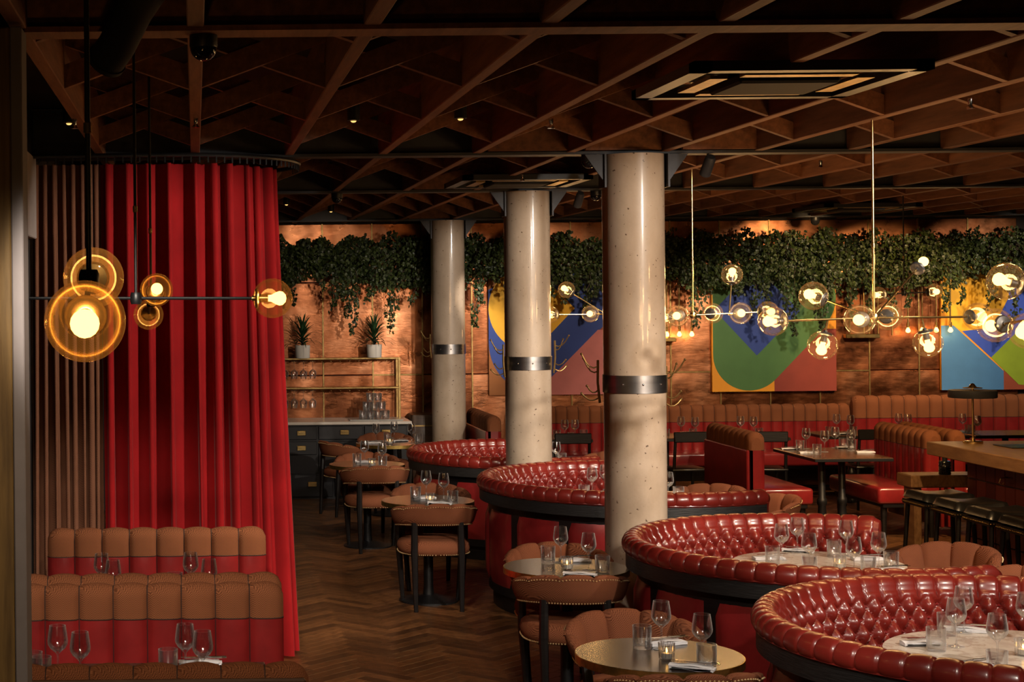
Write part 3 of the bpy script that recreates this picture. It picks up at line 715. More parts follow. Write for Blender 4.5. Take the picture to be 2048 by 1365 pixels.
# ================================================================== TUB CHAIRS
def make_chair():
    c = empty('tub_chair'); NCH = 7
    def bpt(i, j, nu, nv):           # barrel back: i along the arc, j round the section
        u = i / (nu - 1); ph = (u - 0.5) * math.radians(236); a = -PI/2 + ph; s = abs(u - 0.5) * 2
        ss = s ** 2.2
        top = 0.785 - 0.125 * ss; bot = 0.615 - 0.04 * ss; th = 0.036
        rx, ry = 0.262, 0.245
        cx, cy = rx * math.cos(a), ry * math.sin(a) - 0.015
        n = Vector((math.cos(a), math.sin(a), 0)); b = 2 * PI * j / nv
        ch = abs(math.sin(PI * u * NCH)) ** 0.32
        e = math.copysign(abs(math.cos(b)) ** 0.6, math.cos(b)); f = math.copysign(abs(math.sin(b)) ** 0.75, math.sin(b))
        inner = max(0, -math.cos(b)) + max(0, math.sin(b)) * 0.6
        off = th * e + (0.028 * (1 - ch) * min(1, inner) if math.cos(b) < 0.35 else 0) - 0.03 * (1 - (bot + top - 2*bot) * 0) * (0.5 - 0.5 * math.sin(b)) * 0.6
        lean = 0.03 * (0.5 + 0.5 * math.sin(b))
        endk = 1 - max(0, (s - 0.93) / 0.07) ** 2 * 0.55
        z = (top + bot) / 2 + (top - bot) / 2 * f * endk - 0.020 * (1 - ch) * max(0, math.sin(b))
        return (cx + n.x * (off + lean), cy + n.y * (off + lean), z)
    nu, nv = NCH * 10 + 1, 20; m = MB()
    m.grid(lambda i, j: bpt(i, j % nv, nu, nv), nu, nv + 1)
    for i in (0, nu - 1): 
        o = len(m.v); ring = [bpt(i, j, nu, nv) for j in range(nv)]; m.v += ring; m.f.append(tuple(range(o, o + nv)))
    back = m.build('backrest', 'fabric_tan', c, angle=75)
    nl = MB()
    for k in range(74):
        p = Vector(bpt(0.0 + k / 73 * (nu - 1), 17.0, nu, nv)); q = Vector((p.x, p.y, 0)).normalized(); nl.octa(p + q * 0.004, 0.0055)
    for k in range(14, 60):
        j = 2.2; p = Vector(bpt(k / 73 * (nu - 1), j, nu, nv)); q = Vector((p.x, p.y, 0)).normalized(); nl.octa(p + q * 0.003, 0.005)
    tag(nl.build('nailheads', 'nail_brass', back), kind='stuff')
    def seat(i, j, nu=40, nv=9):
        a = 2 * PI * i / nu; t = j / (nv - 1)
        k = abs(math.cos(a)) ** 0.75 * math.copysign(1, math.cos(a)); l = abs(math.sin(a)) ** 0.75 * math.copysign(1, math.sin(a))
        prof = [(0.0, 0.395), (0.9, 0.395), (0.97, 0.41), (1.0, 0.44), (0.97, 0.475), (0.86, 0.497), (0.6, 0.507), (0.3, 0.51), (0.0, 0.51)]
        r, z = prof[j]; return (0.262 * k * r, 0.262 * l * r + 0.02, z)
    st = MB().grid(seat, 40, 9, wrap=True).build('seat', 'fabric_tan', c, angle=60)
    nl = MB()
    for k in range(110):
        p = seat(k * 40 / 110, 2); nl.octa((p[0] * 1.015, (p[1] - 0.02) * 1.015 + 0.02, 0.405), 0.0055)
    tag(nl.build('nailheads', 'nail_brass', st), kind='stuff')
    for sx in (-1, 1):
        MB().tube([(sx * 0.165, -0.215, 0.64), (sx * 0.17, -0.225, 0.42), (sx * 0.165, -0.25, 0.0)], [0.024, 0.026, 0.016], 8).build('leg', 'black_wood', c)
        MB().tube([(sx * 0.245, 0.10, 0.60), (sx * 0.235, 0.16, 0.42), (sx * 0.205, 0.20, 0.0)], [0.023, 0.025, 0.015], 8).build('leg', 'black_wood', c)
    for sx in (-1, 1):
        MB().tube([(sx * 0.175, -0.215, 0.40), (sx * 0.232, 0.155, 0.40)], 0.014, 6).build('seat_rail', 'black_wood', c)
    return c
CH = Proto(make_chair())
def chair(x, y, deg, lab): return CH.put((x, y, 0), math.radians(deg), lab, 'chair', 'tan herringbone tub chairs')
# rotation 0 faces away from the camera (towards the back wall)
chair(1.96, 6.70, 2, 'tan tub chair at bottom edge, its back towards the viewer')
chair(1.99, 7.50, 178, 'tan tub chair facing viewer across the nearest round table')
chair(2.03, 9.02, -4, 'tan tub chair with its back to viewer at table beside nearest column')
chair(2.12, 9.66, 176, 'tan tub chair facing viewer, tucked at table left of nearest column')
chair(1.735, 12.12, 0, 'tan tub chair with nailhead back at the table in middle of aisle')
chair(1.84, 12.95, 180, 'tan tub chair behind the table in middle of aisle')
chair(1.60, 14.88, 3, 'tan tub chair with back to viewer at second table from cabinet')
chair(1.63, 15.7, 180, 'tan tub chair behind the second table from cabinet')
chair(1.60, 17.35, -65, 'tan tub chair turned sideways in front of navy cabinet drawers')
chair(2.08, 18.05, 180, 'tan tub chair tucked behind farthest round table')
chair(4.32, 9.58, 128, 'tan tub chair facing marble table of second booth, farther one')
chair(4.36, 8.86, 92, 'tan tub chair at second booth, half hidden by booth arm')
chair(3.93, 12.74, 140, 'tan tub chair at third booth, just right of nearest column')
chair(4.12, 12.15, 100, 'tan tub chair at third booth, beside red bench end')
chair(3.86, 15.6, 130, 'tan tub chair at farthest booth between two columns')

# ================================================================== CHANNELLED BENCHES
def channel_back(parent, w, zs, zt, n, th, face, upper, lower, split):
    """upholstered back, width w along x, padded side towards -y when face = -1"""
    def make(z0, z1, mat, name, round_top):
        SPN = 10; nu = n * SPN + 1; NV = 17 if round_top else 8
        def sec(u):
            ch = abs(math.sin(PI * u * n)) ** 0.30; en = min(u, 1 - u) * n; ek = min(1, (en * 2.2)) ; ek = math.sqrt(max(0, 1 - (1 - ek) ** 2))
            return ch, ek
        def fn(i, j):
            u = i / (nu - 1); ch, ek = sec(u); x = -w/2 + w * u
            pf = 0.030 * (ch - 0.7)
            if round_top:
                zz = z1 - 0.014 * (1 - abs(math.sin(PI * u * n)) ** 0.7) - 0.04 * (1 - ek)
                R = th * 0.5
                if j < 6: y = -th/2 - pf; z = z0 + (zz - R - z0) * j / 5; 
                else:
                    t = PI * min(j - 5, NV - 7) / (NV - 7); y = -math.cos(t) * (th/2 + pf * max(0.3, math.cos(t))); z = zz - R + R * math.sin(t)
                    if j == NV - 1: z = z0
                y *= 0.72 + 0.28 * ek
            else:
                z = z0 + (z1 - z0) * j / (NV - 1); y = (-th/2 - pf) * (0.72 + 0.28 * ek)
            return (x, y * (1 if face < 0 else -1), z)
        m = MB().grid(fn, nu, NV)
        for i in (0, nu - 1):
            o = len(m.v); ring = [fn(i, j) for j in range(NV)]
            if not round_top: ring += [(ring[0][0], -ring[-1][1], z1), (ring[0][0], -ring[0][1], z0)]
            m.v += ring; m.f.append(tuple(range(o, o + len(ring))))
        o = m.build(name, mat, parent, angle=60)
        sm = MB()  # seam cords, whose dark tone also stands in for shade in creases
        for k in range(1, n):
            i = k * SPN
            sm.tube([tuple(Vector(fn(i, j)) + Vector((0, 0.0015 * face, 0))) for j in range(0, NV - 2 if round_top else NV)], 0.0035, 5, False)
        sm.tube([fn(i, 0) for i in range(nu)] if round_top else [fn(i, 0) for i in range(0, nu, 5)], 0.003, 4, False)
        tag(sm.build('seams', 'seam_brown' if round_top else 'seam_red', o), kind='stuff')
        return o
    make(split, zt, upper, 'fabric_top', True); make(zs, split, lower, 'leather_back', False)
def bench(name, x, y, rz, w, zt, n, lab, seat=True, th=0.11, back_mat='frame_wood', split=None, group=None, back_top=None):
    b = empty(name, (x, y, 0), rz); tag(b, lab, 'bench', group)
    split = split or zt - 0.155
    channel_back(b, w, 0.40, zt, n, th, -1, 'fabric_bench', 'leather_plain', split)
    if True:
        MB().rbox((-w/2 + 0.012, th/2 - 0.012, 0.1), (w/2 - 0.012, th/2 + 0.018, back_top or split), 0.008, 1).build('back_board', back_mat, b, smooth=False)
    if seat:
        MB().rbox((-w/2, -0.52, 0.32), (w/2, -th/2 + 0.02, 0.475), 0.03, 3).build('seat', 'leather_plain', b)
        MB().rbox((-w/2 + 0.02, -0.47, 0.285), (w/2 - 0.02, th/2, 0.325), 0.006, 1).build('base_rail', 'black_wood', b, smooth=False)
        for sx in (-1, 1):
            for yy in (-0.44, 0.0):
                MB().tube([(sx * (w/2 - 0.08), yy, 0.29), (sx * (w/2 - 0.08), yy, 0.0)], [0.032, 0.022], 8).build('leg', 'black_wood', b)
    return b
BW = 1.21; BX = 0.38 - BW/2
bench('booth_bench', BX, 9.17, 0, BW, 1.0, 8, 'tan and red channelled bench against the red curtain, farthest of the stack', group='benches before the curtain')
bench('booth_bench', BX, 7.36, 0, BW, 1.0, 8, 'tan and red channelled bench facing viewer behind front wine glasses', back_mat='fabric_bench', group='benches before the curtain')
bench('booth_bench', BX, 7.50, PI, BW, 1.02, 8, 'tan channelled bench back to back behind the middle bench', back_mat='fabric_bench', group='benches before the curtain')
bench('booth_bench', BX, 5.72, PI, BW, 1.0, 8, 'tan bench crest with dark wood back at bottom left corner', back_top=0.955, group='benches before the curtain')

# rectangular tables
def rect_table(name, x, y, sx, sy, z, top, lab, legs, group=None):
    t = empty(name, (x, y, 0)); tag(t, lab, 'table', group)
    MB().rbox((-sx/2, -sy/2, z - 0.03), (sx/2, sy/2, z), 0.004, 1).build('tabletop', top, t, smooth=False)
    MB().rbox((-sx/2 - 0.003, -sy/2 - 0.003, z - 0.034), (sx/2 + 0.003, sy/2 + 0.003, z - 0.006), 0.003, 1).build('edge_band', 'black_paint', t, smooth=False)
    for lx, ly in legs:
        MB().lathe([(0, 0), (0.055, 0), (0.055, 0.015), (0.045, 0.03), (0.04, 0.20), (0.034, 0.28), (0.045, 0.30), (0.045, 0.34), (0.032, 0.36), (0.032, z - 0.05), (0.06, z - 0.034)], 18, at=(lx, ly, 0)).build('leg', 'black_paint', t)
    return t
rect_table('booth_table', BX, 6.52, 1.0, 0.68, 0.75, 'table_black', 'dark table between the two nearest left benches', [(-0.2, 0), (0.2, 0)], 'left bench tables')
rect_table('booth_table', BX, 8.3, 1.0, 0.66, 0.75, 'table_black', 'dark table in front of bench against the curtain', [(-0.2, 0), (0.2, 0)], 'left bench tables')
rect_table('booth_table', 6.06, 15.75, 0.72, 1.1, 0.75, 'table_brown', 'dark wooden table between two red benches by the bar', [(-0.20, -0.28), (0.02, -0.2)], 'tables by the wall')
WT = [(3.85, 17.85, 0.72, 'behind the middle booths'), (5.08, 17.85, 0.72, 'right of nearest column'), (5.98, 17.85, 0.66, 'behind first red bench'), (7.12, 17.95, 0.78, 'between the wooden booth table and wall bench'), (8.75, 17.85, 0.95, 'behind the bar lamp')]
for x, y, sx, l in WT: rect_table('wall_table', x, y, sx, 0.66, 0.75, 'table_brown', 'small dark wall table ' + l, [(0, 0)], 'tables by the wall')

# benches by the wall
def end_bench(x, y, rz, w, lab, seat=True): return bench('wall_booth_bench', x, y, rz, w, 1.0, 9, lab, seat, 0.15, 'leather_plain', 0.83, 'red booth benches by the wall')
end_bench(5.165, 15.85, PI/2, 1.3, 'red bench with tan crest facing the bar, left of wooden table')
end_bench(6.80, 15.80, -PI/2, 1.2, 'red bench with tan crest on right of wooden table')
end_bench(7.02, 15.80, PI/2, 1.2, 'red bench with tan crest back to back behind another by bar', True)
end_bench(3.19, 18.35, PI/2, 1.4, 'brown end bench curving out beside farthest column')
wbk = bench('wall_bench', 5.62, 19.2, 0, 3.95, 1.0, 30, 'long red and tan wall bench under the green painting', True, 0.14, 'dark_wood', 0.80, 'long wall benches')
wbk = bench('wall_bench', 8.86, 19.16, 0, 2.50, 1.09, 17, 'taller red and tan wall bench under the light blue painting', True, 0.16, 'dark_wood', 0.83, 'long wall benches')

# black wooden chairs
def make_bistro():
    c = empty('wooden_chair')
    MB().rbox((-0.2, -0.2, 0.435), (0.2, 0.2, 0.46), 0.01, 2).build('seat', 'black_wood', c)
    for sx in (-1, 1):
        MB().tube([(sx * 0.18, -0.18, 0.0), (sx * 0.175, -0.175, 0.45), (sx * 0.17, -0.22, 0.84)], [0.014, 0.018, 0.015], 8).build('leg', 'black_wood', c)
        MB().tube([(sx * 0.17, 0.18, 0.0), (sx * 0.17, 0.17, 0.44)], [0.013, 0.017], 8).build('leg', 'black_wood', c)
        MB().tube([(sx * 0.17, -0.175, 0.2), (sx * 0.17, 0.17, 0.2)], 0.009, 6).build('stretcher', 'black_wood', c)
    MB().rbox((-0.19, -0.235, 0.74), (0.19, -0.205, 0.85), 0.008, 1).build('backrest', 'black_wood', c)
    for zz in (0.15, 0.27): MB().tube([(-0.175, -0.178, zz), (0.175, -0.178, zz)], 0.010, 6).build('stretcher', 'black_wood', c)
    return c
BC = Proto(make_bistro())
for x, y, r, lab in ((5.12, 17.35, 6, 'black wooden chair right of nearest column'), (5.95, 17.3, -5, 'black wooden chair half hidden behind first red bench'), (3.9, 17.3, 0, 'black wooden chair between middle and nearest columns'), (7.1, 17.45, 0, 'black wooden chair behind the wooden booth table')):
    BC.put((x, y, 0), math.radians(r), lab, 'chair', 'black wooden chairs')

# ================================================================== BAR
bar = empty('bar_counter', (5.78, 12.9, 0)); tag(bar, 'long bar with thick wooden top and dark red tiled front', 'bar')
MB().rbox((-0.06, -6.0, 1.0), (1.0, 0.03, 1.10), 0.006, 1).build('worktop', 'bar_wood', bar, smooth=False)
MB().box((0.2, -6.0, 0), (0.9, -0.12, 1.0)).build('carcass', 'grout', bar, smooth=False)
tm = MB().rbox((-0.014, 0.004, 0.004), (0.0, 0.146, 0.146), 0.004, 1).mesh('tile', 'tile_red', smooth=False)
tm2 = MB().rbox((0.004, 0.0, 0.004), (0.146, 0.014, 0.146), 0.004, 1).mesh('tile', 'tile_red', smooth=False)
for i in range(24):
    for j in range(6):
        o = link('tile', tm, bar); o.location = (0.2, -0.12 - 0.15 * (i + 1), 0.08 + 0.15 * j)
for i in range(4):
    for j in range(6):
        o = link('tile', tm2, bar); o.location = (0.2 + 0.15 * i, -0.12, 0.08 + 0.15 * j)
for yy in (-0.75, -1.9, -3.0):
    MB().tube([(0.19, yy, 0.90), (0.14, yy, 0.89), (0.13, yy, 0.86), (0.15, yy, 0.845), (0.165, yy, 0.86)], 0.006, 6).build('bag_hook', 'brass', bar)
led = empty('wooden_ledge', (5.95, 13.35, 0)); tag(led, 'chunky wooden ledge behind the stools at end of bar', 'ledge')
MB().rbox((-0.22, -0.12, 0.70), (0.55, 0.16, 0.80), 0.008, 1).build('ledge_top', 'bar_wood', led, smooth=False)
MB().rbox((-0.18, -0.08, 0.0), (-0.12, 0.12, 0.70), 0.006, 1).build('leg', 'bar_wood', led, smooth=False)
MB().rbox((0.45, -0.08, 0.0), (0.51, 0.12, 0.70), 0.006, 1).build('leg', 'bar_wood', led, smooth=False)
lamp = empty('table_lantern', (6.03, 13.3, 0.80)); tag(lamp, 'black ribbed lantern standing on the wooden ledge', 'lantern')
MB().lathe([(0, 0), (0.045, 0), (0.048, 0.01), (0.044, 0.02), (0.048, 0.03), (0.044, 0.04), (0.048, 0.05), (0.044, 0.06), (0.048, 0.07), (0.044, 0.08), (0.046, 0.10), (0.04, 0.11), (0, 0.11)], 20).build('body', 'lamp_gloss', lamp)
MB().lathe([(0.02, 0.11), (0.02, 0.17), (0.05, 0.18), (0.05, 0.19), (0, 0.195)], 20).build('cap', 'lamp_black', lamp)
def make_stool():
    s = empty('bar_stool')
    def f(i, j):
        u = i / 14 * 2 - 1; v = j / 14 * 2 - 1
        e = max(0, 1 - max(abs(u), abs(v)) ** 6); return (u * 0.20, v * 0.195, 0.715 + 0.070 * e ** 0.5 + 0.028 * u * u * (1 if e > 0 else 1))
    m = MB().grid(f, 15, 15); m.box((-0.195, -0.19, 0.69), (0.195, 0.19, 0.725)); st = m.build('seat', 'leather_black', s, angle=80)
    nl = MB()
    for k in range(20):
        t = -0.185 + 0.37 * k / 19
        for q in ((t, -0.193, 0.708), (t, 0.193, 0.708), (-0.199, t, 0.708), (0.199, t, 0.708)): nl.sphere(q, 0.0055, 6, 4)
    tag(nl.build('nailheads', 'brass', st), kind='stuff')
    for sx in (-1, 1):
        for sy in (-1, 1): MB().tube([(sx * 0.165, sy * 0.16, 0.70), (sx * 0.20, sy * 0.195, 0.0)], [0.018, 0.014], 8).build('leg', 'black_wood', s)
    for sx in (-1, 1):
        MB().tube([(sx * 0.187, -0.18, 0.26), (sx * 0.187, 0.18, 0.26)], 0.011, 6).build('footrest', 'black_wood', s)
        MB().tube([(-0.183, sx * 0.178, 0.34), (0.183, sx * 0.178, 0.34)], 0.011, 6).build('footrest', 'black_wood', s)
    return s
ST = Proto(make_stool())
for y, lab in ((12.22, 'black leather bar stool with brass nails, farthest at the bar'), (11.72, 'black leather bar stool with brass nails, second from bar end'), (11.24, 'black leather bar stool with brass nails, third from bar end'), (10.76, 'black leather bar stool with brass nails at picture edge, closest')):
    ST.put((5.50, y, 0), 0, lab, 'stool', 'bar stools')
p = G(1946, 887, 1.10)
bl = empty('bar_lamp', (p.x, p.y, 1.10)); tag(bl, 'brass bar lamp with flat black drum shade on the bar', 'lamp')
MB().lathe([(0, 0), (0.072, 0), (0.072, 0.014), (0.066, 0.018), (0.016, 0.02), (0.014, 0.04), (0, 0.04)], 28).build('base', 'brass', bl)
MB().tube([(0, 0, 0.02), (0, 0, 0.46)], 0.008, 10).build('stem', 'brass', bl)
MB().lathe([(0.03, 0.352), (0.172, 0.352), (0.176, 0.358), (0.176, 0.405), (0.172, 0.41), (0.03, 0.41)], 40, closed=True).build('shade', 'lamp_black', bl)
MB().lathe([(0, 0.425), (0.07, 0.425), (0.07, 0.43), (0.03, 0.435), (0.012, 0.46), (0, 0.465)], 24).build('cap', 'brass', bl)

# ================================================================== BACK COUNTER WITH GLASS SHELF
cab = empty('back_cabinet', (1.65, 18.98, 0)); tag(cab, 'dark navy cabinet with drawers and brass cup pulls under white top', 'cabinet')
MB().box((-0.85, -0.27, 0.0), (0.75, 0.30, 0.84)).build('carcass', 'navy_cabinet', cab, smooth=False)
def drawer(x0, x1, z0, z1, hx, hz):
    d = MB().rbox((x0 + 0.006, -0.292, z0 + 0.006), (x1 - 0.006, -0.268, z1 - 0.006), 0.004, 1).build('drawer', 'navy_cabinet', cab, smooth=False)
    MB().rbox((hx - 0.05, -0.306, hz - 0.028), (hx + 0.05, -0.290, hz + 0.028), 0.004, 1).box((hx - 0.034, -0.322, hz + 0.004), (hx + 0.034, -0.304, hz + 0.018)).build('cup_pull', 'brass', d, smooth=False)
for z0, z1 in ((0.67, 0.83), (0.50, 0.66)):
    drawer(-0.85, -0.28, z0, z1, -0.46, (z0 + z1) / 2)
drawer(-0.27, 0.24, 0.67, 0.83, 0.03, 0.755); drawer(0.25, 0.74, 0.67, 0.83, 0.5, 0.755)
drawer(-0.85, -0.10, 0.02, 0.29, -0.34, 0.17); drawer(-0.27, 0.74, 0.30, 0.66, 0.2, 0.5); drawer(-0.09, 0.74, 0.02, 0.29, 0.3, 0.17)
tag(MB().rbox((0.75, 18.66, 0.842), (2.44, 19.37, 0.875), 0.004, 1).build('worktop', 'white_stone', smooth=False), 'white stone worktop on the navy cabinet', 'worktop')
sh = empty('glass_rack', (1.62, 19.2, 0.876)); tag(sh, 'brass shelf rack over white worktop with hanging wine glasses', 'shelf')
ZS = [1.225 - 0.876 + 0.0, 1.565 - 0.876]
for z in ZS:
    MB().rbox((-0.85, -0.12, z), (0.745, 0.12, z + 0.018), 0.003, 1).build('shelf_board', 'brass_dull', sh, smooth=False)
    for k in range(15):
        x = -0.80 + k * 0.107
        MB().tube([(x, -0.11, z - 0.02), (x, 0.11, z - 0.02)], 0.004, 6).build('glass_rail', 'brass_dull', sh)
    MB().rbox((-0.85, -0.125, z + 0.002), (0.745, -0.115, z + 0.020), 0.002, 1).build('shelf_lip', 'brass_dull', sh, smooth=False)
for x in (-0.85, 0.735):
    for y in (-0.115, 0.11):
        MB().rbox((x - 0.012, y - 0.012, 0), (x + 0.012, y + 0.012, ZS[1] + 0.02), 0.002, 1).build('upright', 'brass_dull', sh, smooth=False)

con = empty('service_station', (2.58, 19.16, 0)); tag(con, 'low dark wood service stand with brass line left of farthest column', 'side table')
MB().rbox((-0.10, -0.18, 0.0), (0.22, 0.2, 0.93), 0.03, 2).build('body', 'frame_wood', con)
MB().box((-0.10, -0.186, 0.79), (0.22, -0.178, 0.805)).build('brass_line', 'brass_dull', con, smooth=False)

# ================================================================== POTTED YUCCAS
def yucca(x, y, z, lab, seed):
    rnd = random.Random(seed); r = empty('potted_yucca', (x, y, z)); tag(r, lab, 'plant', 'potted plants on the shelf')
    MB().lathe([(0, 0), (0.078, 0), (0.084, 0.008), (0.088, 0.15), (0.080, 0.15), (0.078, 0.13), (0, 0.13)], 28).build('pot', 'pot_white', r)
    MB().lathe([(0, 0.142), (0.079, 0.132)], 20).build('soil', 'soil', r)
    MB().tube([(0, 0, 0.13), (0, 0, 0.30)], [0.018, 0.012], 8).build('stem', 'ivy_stem', r)
    for k in range(46):
        t = k / 45; a = k * 2.39996; L = 0.26 - 0.04 * t + rnd.uniform(-0.02, 0.02); zb = 0.15 + 0.17 * t; el = math.radians(20 + 62 * t ** 1.3 + rnd.uniform(-6, 6))
        d = Vector((math.cos(a), math.sin(a), 0)); sd = Vector((-math.sin(a), math.cos(a), 0)); m = MB(); vs = []
        for q in range(6):
            s = q / 5; bend = el - math.radians(30) * s * s * (1 - t * 0.5)
            p = d * (0.008 + L * s * math.cos(bend)) + Vector((0, 0, zb + L * s * math.sin(bend))); wd = 0.019 * (1 - s) ** 0.6 * min(1, 0.5 + s * 2)
            vs += [p - sd * wd, p + Vector((0, 0, -0.004 * (1 - s))) , p + sd * wd]
        m.add(vs, [(q*3 + c, q*3 + c + 1, q*3 + c + 4, q*3 + c + 3) for q in range(5) for c in range(2)]); m.build('leaf', 'yucca_leaf', r, angle=180)
yucca(1.24, 19.1, 1.585, 'spiky green plant in white pot, closer to the curtain', 1)
yucca(2.07, 19.1, 1.585, 'spiky green plant in white pot, closer to the columns', 2)

# ================================================================== HANGING IVY
LEAF = [(0, 0, 0), (0.42, 0.18, 0.03), (0.30, 0.45, 0.05), (0.62, 0.62, -0.02), (0.25, 0.72, 0.04), (0, 1.12, -0.05), (-0.25, 0.72, 0.04), (-0.62, 0.62, -0.02), (-0.30, 0.45, 0.05), (-0.42, 0.18, 0.03), (0, 0.5, 0.0)]
LF = [(10, k, (k + 1)) for k in range(9)] + [(10, 9, 0)]
def leaf(m, p, rnd, s, front=0.8):
    e = Matrix.Rotation(rnd.uniform(-0.9, 0.9), 4, 'Z') @ Matrix.Rotation(rnd.uniform(-0.5, 1.1) - PI/2 - 0.5, 4, 'X') @ Matrix.Rotation(rnd.uniform(-1.2, 1.2), 4, 'Y')
    m.add(LEAF, LF, Matrix.Translation(p) @ e @ Matrix.Scale(s, 4))
def ivy(x0, x1, lab, seed, strands):
    rnd = random.Random(seed); xc = (x0 + x1) / 2
    r = empty('trailing_ivy', (xc, 19.1, 2.78)); tag(r, lab, 'ivy', 'ivy along top of the copper wall')
    w = x1 - x0
    MB().rbox((-w/2 + 0.02, 0.06, -0.06), (w/2 - 0.02, 0.24, 0.06), 0.01, 1).build('planter', 'soil', r, smooth=False)
    m = MB()
    for k in range(1500):
        x = rnd.uniform(-w/2 - 0.03, w/2 + 0.03); up = 0.20 + 0.05 * math.sin(x * 9 + seed) + 0.04 * math.sin(x * 23)
        lo = (-0.21 if xc < 5.3 else -0.25) - 0.07 * math.sin(x * 6 + seed * 2)
        z = rnd.uniform(lo, up) if rnd.random() < 0.85 else rnd.uniform(lo - 0.1, lo)
        leaf(m, (x, rnd.uniform(-0.20, 0.16) * (0.5 + 0.5 * min(1, (z - lo) / 0.3 + 0.4)), z), rnd, rnd.uniform(0.026, 0.046))
    tag(m.build('foliage', 'ivy_leaf', r, smooth=False), kind='stuff')
    strands = list(strands) + [(rnd.uniform(x0 + 0.05, x1 - 0.05), rnd.uniform(0.15, 0.42)) for _ in range(4)]
    for sx, ln in strands:
        ln = ln * rnd.uniform(0.85, 1.1); pts = []; x = sx - xc; dx = rnd.uniform(-0.12, 0.12)
        for q in range(7):
            t = q / 6; pts.append((x + dx * t + 0.02 * math.sin(q * 2 + seed), -0.12 - 0.06 * math.sin(t * PI), -0.18 - ln * t))
        st = MB().tube(pts, 0.004, 5).build('strand', 'ivy_stem', r)
        m = MB()
        for q in range(int(190 * ln)):
            t = rnd.random(); i = min(5, int(t * 6)); a, b = Vector(pts[i]), Vector(pts[i+1]); p = a.lerp(b, t * 6 - i); sp = 0.075 * (1 - 0.6 * t)
            leaf(m, (p.x + rnd.uniform(-sp, sp), p.y + rnd.uniform(-0.05, 0.02), p.z + rnd.uniform(-0.02, 0.03)), rnd, rnd.uniform(0.026, 0.044))
        tag(m.build('leaves', 'ivy_leaf', st, smooth=False), kind='stuff')
IV = [(0.95, 1.45, 'above shelf plant by curtain', [(1.15, 0.35), (1.38, 0.22)]), (1.45, 1.95, 'over the glass rack middle', [(1.62, 0.45), (1.86, 0.72), (1.75, 0.5)]), (1.95, 2.45, 'above shelf plant nearer the columns', [(2.08, 0.3), (2.25, 0.5), (2.33, 0.72)]),
      (2.45, 2.95, 'left of and behind farthest column', [(2.58, 0.48), (2.72, 0.66)]), (2.95, 3.5, 'between farthest and middle columns', [(3.12, 0.45), (3.28, 0.7), (3.22, 0.4)]), (3.5, 4.2, 'behind the middle column', [(3.6, 0.3), (4.1, 0.35)]),
      (4.2, 4.85, 'over the yellow and blue painting', [(4.3, 0.4), (4.55, 0.45), (4.7, 0.3)]), (4.85, 5.5, 'behind and left of nearest column', [(5.1, 0.4)]), (5.5, 6.0, 'right of nearest column', [(5.62, 0.45), (5.75, 0.62), (5.9, 0.4)]),
      (6.0, 6.6, 'over left half of green painting', [(6.2, 0.35), (6.42, 0.55), (6.5, 0.7)]), (6.6, 7.2, 'over middle of green painting', [(6.72, 0.6), (6.9, 0.8), (7.08, 0.75)]), (7.2, 7.8, 'over right edge of green painting', [(7.3, 0.7), (7.5, 0.6), (7.72, 0.72)]),
      (7.8, 8.4, 'above the wall pipes', [(7.95, 0.6), (8.2, 0.55)]), (8.4, 9.0, 'above left of light blue painting', [(8.55, 0.55), (8.8, 0.5)]), (9.0, 9.7, 'over light blue painting at picture edge', [(9.15, 0.6), (9.4, 0.75)])]
for k, (a, b, l, s) in enumerate(IV): ivy(a, b, 'dense trailing ivy ' + l, 11 + k, s)

# ================================================================== PAINTINGS
def painting(x0, z0, s, lab, bg, shapes):
    p = empty('painting', (x0, YW - 0.03, z0)); tag(p, lab, 'painting', 'geometric paintings')
    MB().box((0, -0.04, 0), (s, 0.0, s)).build('canvas', bg, p, smooth=False)
    for k, (mat, poly) in enumerate(shapes):
        y = -0.0405 - 0.0006 * (k + 1)
        MB().prism([(x * s, z * s) for x, z in poly], y, -0.039).build('painted_shape', mat, p, smooth=False)
def arcp(cx, cz, r, a0, a1, n=24): return [(cx + r * math.cos(math.radians(a0 + (a1 - a0) * k / n)), cz + r * math.sin(math.radians(a0 + (a1 - a0) * k / n))) for k in range(n + 1)]
pz = P(1550, 783, 19.35).z; S = 1.455
x2 = P(1423, 700, 19.35).x
R_ = 0.335
stad = [(0.0, 1.0), (0.0, R_)] + arcp(R_, R_, R_, 180, 315) 
stad2 = [(0.008, 0.80), (0.008, 0.30)] + arcp(0.30, 0.30, 0.292, 180, 315) + [(0.93, 0.53)] + arcp(0.70, 0.75, 0.30, -45, 90) + [(0.20, 1.0)] + arcp(0.21, 0.80, 0.20, 90, 180)
painting(x2, pz, S, 'green blue and red geometric painting on copper wall', 'art_orange', [('art_red', [(0.50, 0.0), (1.0, 0.0), (1.0, 0.5), (0.50, 0.5)]), ('art_green', stad2), ('art_blue', [(0.36, 0.29), (0.71, 0.645), (0.36, 1.0), (0.02, 0.66)][0:4])])
x1 = P(977, 700, 19.35).x; pz1 = P(1090, 790, 19.35).z
painting(x1, pz1, S, 'yellow blue and pink geometric painting between the columns', 'art_brown', [('art_blue', [(0.0, 0.85), (0.0, 0.42)] + arcp(0.42, 0.42, 0.42, 180, 290) + [(1.0, 0.42), (1.0, 1.0), (0.3, 1.0)]), ('art_yellow', arcp(0.36, 0.70, 0.36, 90, 235) + [(0.42, 0.41), (0.70, 0.69), (0.42, 0.98)]), ('art_blue', [(0.42, 0.41), (0.70, 0.70), (1.0, 0.40), (1.0, 0.2), (0.62, 0.1)]), ('art_rust', [(0.62, 0.26), (1.0, 0.62), (1.0, 0.4), (0.7, 0.2)]), ('art_pink', [(0.36, 0.0), (1.0, 0.0), (1.0, 0.52), (0.88, 0.52)])])
x3 = P(1881, 700, 19.35).x; pz3 = P(1950, 780, 19.35).z
